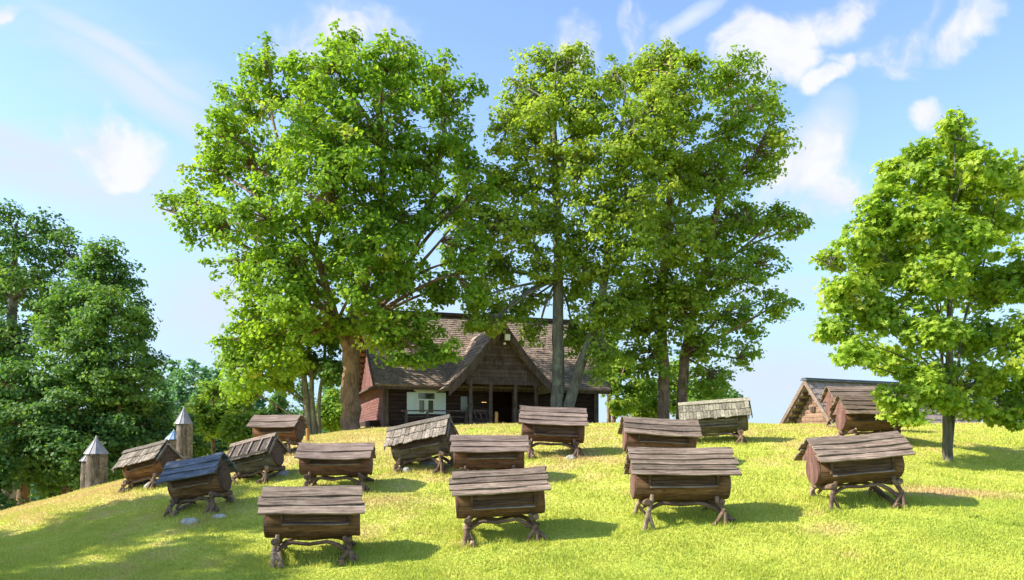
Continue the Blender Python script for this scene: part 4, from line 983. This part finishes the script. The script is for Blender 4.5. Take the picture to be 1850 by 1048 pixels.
def make_tufts():
    rng = np.random.default_rng(15); XY = []
    for px, py, Y, L, yaw in TUFTS:
        c = P(px, py, Y); a = math.radians(yaw)
        for s in (-1, 1):
            for q in (-1, 1):
                lx, ly = s * L * .37, q * .42; x = c[0] + lx*math.cos(a) - ly*math.sin(a); y = c[1] + lx*math.sin(a) + ly*math.cos(a)
                XY.append(np.array([x, y]) + rng.normal(size=(170, 2)) * np.array([.12, .10]))
        XY.append(np.array([c[0], c[1]]) + rng.uniform(-1, 1, size=(520, 2)) * np.array([L * .42, .45]))
    for px, py, Y, r, m in ((1712, 833, 18, .2, 300), (637, 779, 34, .6, 900), (343, 952, 14, .2, 260), (398, 941, 14.3, .18, 220), (556, 796, 22.5, .12, 120), (172, 884, 25, .45, 500), (332, 842, 28, .35, 300), (777, 846, 17.9, .3, 250), (512, 872, 18, .22, 200)):
        c = P(px, py, Y); an = rng.random(m) * 2*PI; rr = r * (1 + .35*np.abs(rng.normal(size=m)))
        XY.append(np.stack([c[0] + np.cos(an)*rr, c[1] + np.sin(an)*rr*.8], 1))
    for _ in range(260):      # scattered taller stalks and weeds
        Y = 9.5 * (30/9.5) ** rng.random(); x = rng.uniform(-.66, .66) * Y
        XY.append(np.array([x, Y]) + rng.normal(size=(int(rng.integers(14, 50)), 2)) * rng.uniform(.03, .09))
    XY = np.concatenate(XY); X, Y = XY[:, 0], XY[:, 1]; n = len(X); Z = ground(X, Y)
    h = rng.uniform(.035, .10, n); w = rng.uniform(.003, .006, n) * (1 + Y/20); a = rng.random(n)*2*PI; la = rng.random(n)*2*PI; le = h * rng.random(n) * .7
    V = np.empty((n, 3, 3)); dx = np.cos(a)*w; dy = np.sin(a)*w
    V[:, 0] = np.stack([X-dx, Y-dy, Z-.004], 1); V[:, 1] = np.stack([X+dx, Y+dy, Z-.004], 1); V[:, 2] = np.stack([X+np.cos(la)*le, Y+np.sin(la)*le, Z+h], 1)
    tag(np_mesh('grass', V.reshape(-1, 3), 3, [(0, 1, 2)], rng.random(n) * .7, M['blade']), 'longer grass tufts around hive feet, stones and trunks', 'grass', kind='stuff')
make_tufts()

# ------------------------------------------------------------------ sun, sky, camera
EL, AZ = math.radians(38), math.radians(190)      # the sun stands left and a little behind the camera
sd = np.array([math.cos(EL) * math.cos(AZ), math.cos(EL) * math.sin(AZ), math.sin(EL)])
sun = bpy.data.lights.new('sun', 'SUN'); sun.energy = 4.3; sun.angle = math.radians(.6); sun.color = (1, .93, .80)
so = link(bpy.data.objects.new('sun', sun)); so.location = (-30, -10, 40)
import mathutils
so.rotation_euler = mathutils.Vector(sd).to_track_quat('Z', 'Y').to_euler()
wd = bpy.data.worlds.new('World'); SC.world = wd; wd.use_nodes = True; nt = wd.node_tree; nt.nodes.clear()
out = N(nt, 'ShaderNodeOutputWorld'); bg = N(nt, 'ShaderNodeBackground'); bg.inputs[1].default_value = .113
sky = N(nt, 'ShaderNodeTexSky', sky_type='NISHITA'); sky.sun_disc = False; sky.sun_elevation = EL; sky.sun_rotation = math.atan2(sd[0], sd[1])
sky.air_density = 1.0; sky.dust_density = .6; sky.ozone_density = 1.4; sky.altitude = 200
tc = N(nt, 'ShaderNodeTexCoord'); sep = N(nt, 'ShaderNodeSeparateXYZ'); nt.links.new(tc.outputs['Generated'], sep.inputs[0])
yy = math_(nt, 'MAXIMUM', sep.outputs[1], .08); u = math_(nt, 'DIVIDE', sep.outputs[0], yy); v = math_(nt, 'DIVIDE', sep.outputs[2], yy)
cmb = N(nt, 'ShaderNodeCombineXYZ'); nt.links.new(u, cmb.inputs[0]); nt.links.new(v, cmb.inputs[1])
uv = cmb.outputs[0]
wn = N(nt, 'ShaderNodeTexNoise'); wn.inputs['Scale'].default_value = 6; wn.inputs['Detail'].default_value = 5; nt.links.new(uv, wn.inputs['Vector'])
wsub = N(nt, 'ShaderNodeVectorMath', operation='SUBTRACT'); nt.links.new(wn.outputs['Color'], wsub.inputs[0]); wsub.inputs[1].default_value = (.5, .5, .5)
wsc = N(nt, 'ShaderNodeVectorMath', operation='SCALE'); nt.links.new(wsub.outputs[0], wsc.inputs[0]); wsc.inputs['Scale'].default_value = .17
wad = N(nt, 'ShaderNodeVectorMath', operation='ADD'); nt.links.new(uv, wad.inputs[0]); nt.links.new(wsc.outputs[0], wad.inputs[1]); wuv = wad.outputs[0]
def blob(px, py, rx, ry, ang=0, src=None, soft=1.0):
    """soft elliptic bank of cloud in a direction of the sky"""
    m = N(nt, 'ShaderNodeMapping', vector_type='TEXTURE'); m.inputs[1].default_value = ((px - CX)/F, (HY - py)/F, 0); m.inputs[2].default_value = (0, 0, math.radians(ang)); m.inputs[3].default_value = (rx/F, ry/F, 1)
    nt.links.new(src or wuv, m.inputs[0]); l = N(nt, 'ShaderNodeVectorMath', operation='LENGTH'); nt.links.new(m.outputs[0], l.inputs[0])
    return math_(nt, 'SUBTRACT', 1, l.outputs['Value'], clamp=True)
def union(items):
    r = items[0]
    for q in items[1:]: r = math_(nt, 'MAXIMUM', r, q)
    return r
puffs = union([blob(*b) for b in [(190,245,150,75,-5),(225,290,75,48,0),(540,60,95,66,10),(650,45,140,85,-10),(1160,50,75,62,25),(1035,75,50,45,0),(1235,45,45,26,0),
    (1390,65,110,75,25),(1500,20,130,62,25),(1405,120,85,58,20),(1620,80,150,66,22),(1740,62,130,44,18),(1475,150,60,36,20),(1440,300,110,120,30),(1505,365,80,76,30),(1685,225,60,56,20),(1510,120,40,50,70),(20,5,60,25,0)]])
fn = noise(nt, wuv, 9, 10, .58, .2); 
fa = math_(nt, 'MULTIPLY_ADD', fn, 3.6); fa.node.inputs[2].default_value = -.72
pf = math_(nt, 'MULTIPLY', math_(nt, 'POWER', puffs, .6), fa)
mr = N(nt, 'ShaderNodeMapRange', interpolation_type='SMOOTHSTEP'); mr.inputs[1].default_value = .34; mr.inputs[2].default_value = 1.08; nt.links.new(pf, mr.inputs[0])
gate = N(nt, 'ShaderNodeMapRange'); gate.inputs[1].default_value = 0; gate.inputs[2].default_value = .1; nt.links.new(puffs, gate.inputs[0])
puffm = math_(nt, 'MULTIPLY', mr.outputs[0], gate.outputs[0])
# thin streaks at the left
mps = N(nt, 'ShaderNodeMapping'); mps.inputs[2].default_value = (0, 0, math.radians(22)); mps.inputs[3].default_value = (1.2, 9, 1); nt.links.new(uv, mps.inputs[0])
sn = noise(nt, mps.outputs[0], 2.2, 6, .55, .6)
band = union([blob(90,300,520,150,-14,uv), blob(330,560,500,260,0,uv), blob(240,150,330,120,-30,uv), blob(1380,620,420,330,0,uv), blob(960,640,700,230,0,uv)])
st = N(nt, 'ShaderNodeMapRange', interpolation_type='SMOOTHSTEP'); st.inputs[1].default_value = .36; st.inputs[2].default_value = .72; nt.links.new(sn, st.inputs[0])
w2 = N(nt, 'ShaderNodeVectorMath', operation='SCALE'); nt.links.new(wsub.outputs[0], w2.inputs[0]); w2.inputs['Scale'].default_value = .035
w3 = N(nt, 'ShaderNodeVectorMath', operation='ADD'); nt.links.new(uv, w3.inputs[0]); nt.links.new(w2.outputs[0], w3.inputs[1]); uv2 = w3.outputs[0]
wz = [blob(*b, uv2) for b in [(140,338,380,60,-12), (40,262,230,40,-16), (270,170,270,40,-32), (230,105,240,26,-30), (60,300,200,50,-5), (390,560,190,120,0), (1400,690,240,90,8), (1250,30,90,20,30), (1480,250,60,110,-30), (250,300,120,60,-30)]]
wz = math_(nt, 'MULTIPLY', math_(nt, 'POWER', union(wz), .8), math_(nt, 'MULTIPLY_ADD', sn, 1.5))
strm0 = math_(nt, 'MULTIPLY', math_(nt, 'MULTIPLY', st.outputs[0], band), .95, clamp=True)
strm = math_(nt, 'MAXIMUM', strm0, math_(nt, 'MULTIPLY', wz, .95, clamp=True))
# bright low haze of the sky itself
hz = N(nt, 'ShaderNodeMapRange', interpolation_type='SMOOTHSTEP'); hz.inputs[1].default_value = .50; hz.inputs[2].default_value = .0; hz.inputs[3].default_value = 0; hz.inputs[4].default_value = .85; nt.links.new(v, hz.inputs[0])
SKYK = (1.16, 1.20, 1.28); WHITE = (3.6, 3.66, 3.78)
c0 = mixc(nt, 1, sky.outputs[0], SKYK, 'MULTIPLY')
c1 = mixc(nt, hz.outputs[0], c0, (1.8, 2.72, 3.6)); c2 = mixc(nt, strm, c1, (2.75, 3.2, 3.75)); c3 = mixc(nt, puffm, c2, mixc(nt, ramp(nt, fn, [(.36, (0, 0, 0)), (.60, (1, 1, 1))]), (2.75, 3.05, 3.55), WHITE))
nt.links.new(c3, bg.inputs[0]); nt.links.new(bg.outputs[0], out.inputs[0])

cam = bpy.data.cameras.new('camera'); cam.sensor_width = 36; cam.lens = 36 * F / 1850; cam.shift_y = (HY - 524) / 1850; cam.clip_end = 3000; cam.clip_start = .1
co = link(bpy.data.objects.new('camera', cam)); co.location = (0, 0, CZ); co.rotation_euler = (PI/2, 0, 0); SC.camera = co
SC.view_settings.view_transform = 'Standard'; SC.view_settings.look = 'None'; SC.view_settings.exposure = 1.25; SC.view_settings.gamma = 1
SC.cycles.max_bounces = 8; SC.cycles.diffuse_bounces = 5; SC.cycles.transmission_bounces = 5; SC.cycles.transparent_max_bounces = 4
SC.cycles.use_denoising = True
SC.cycles.caustics_reflective = False; SC.cycles.caustics_refractive = False
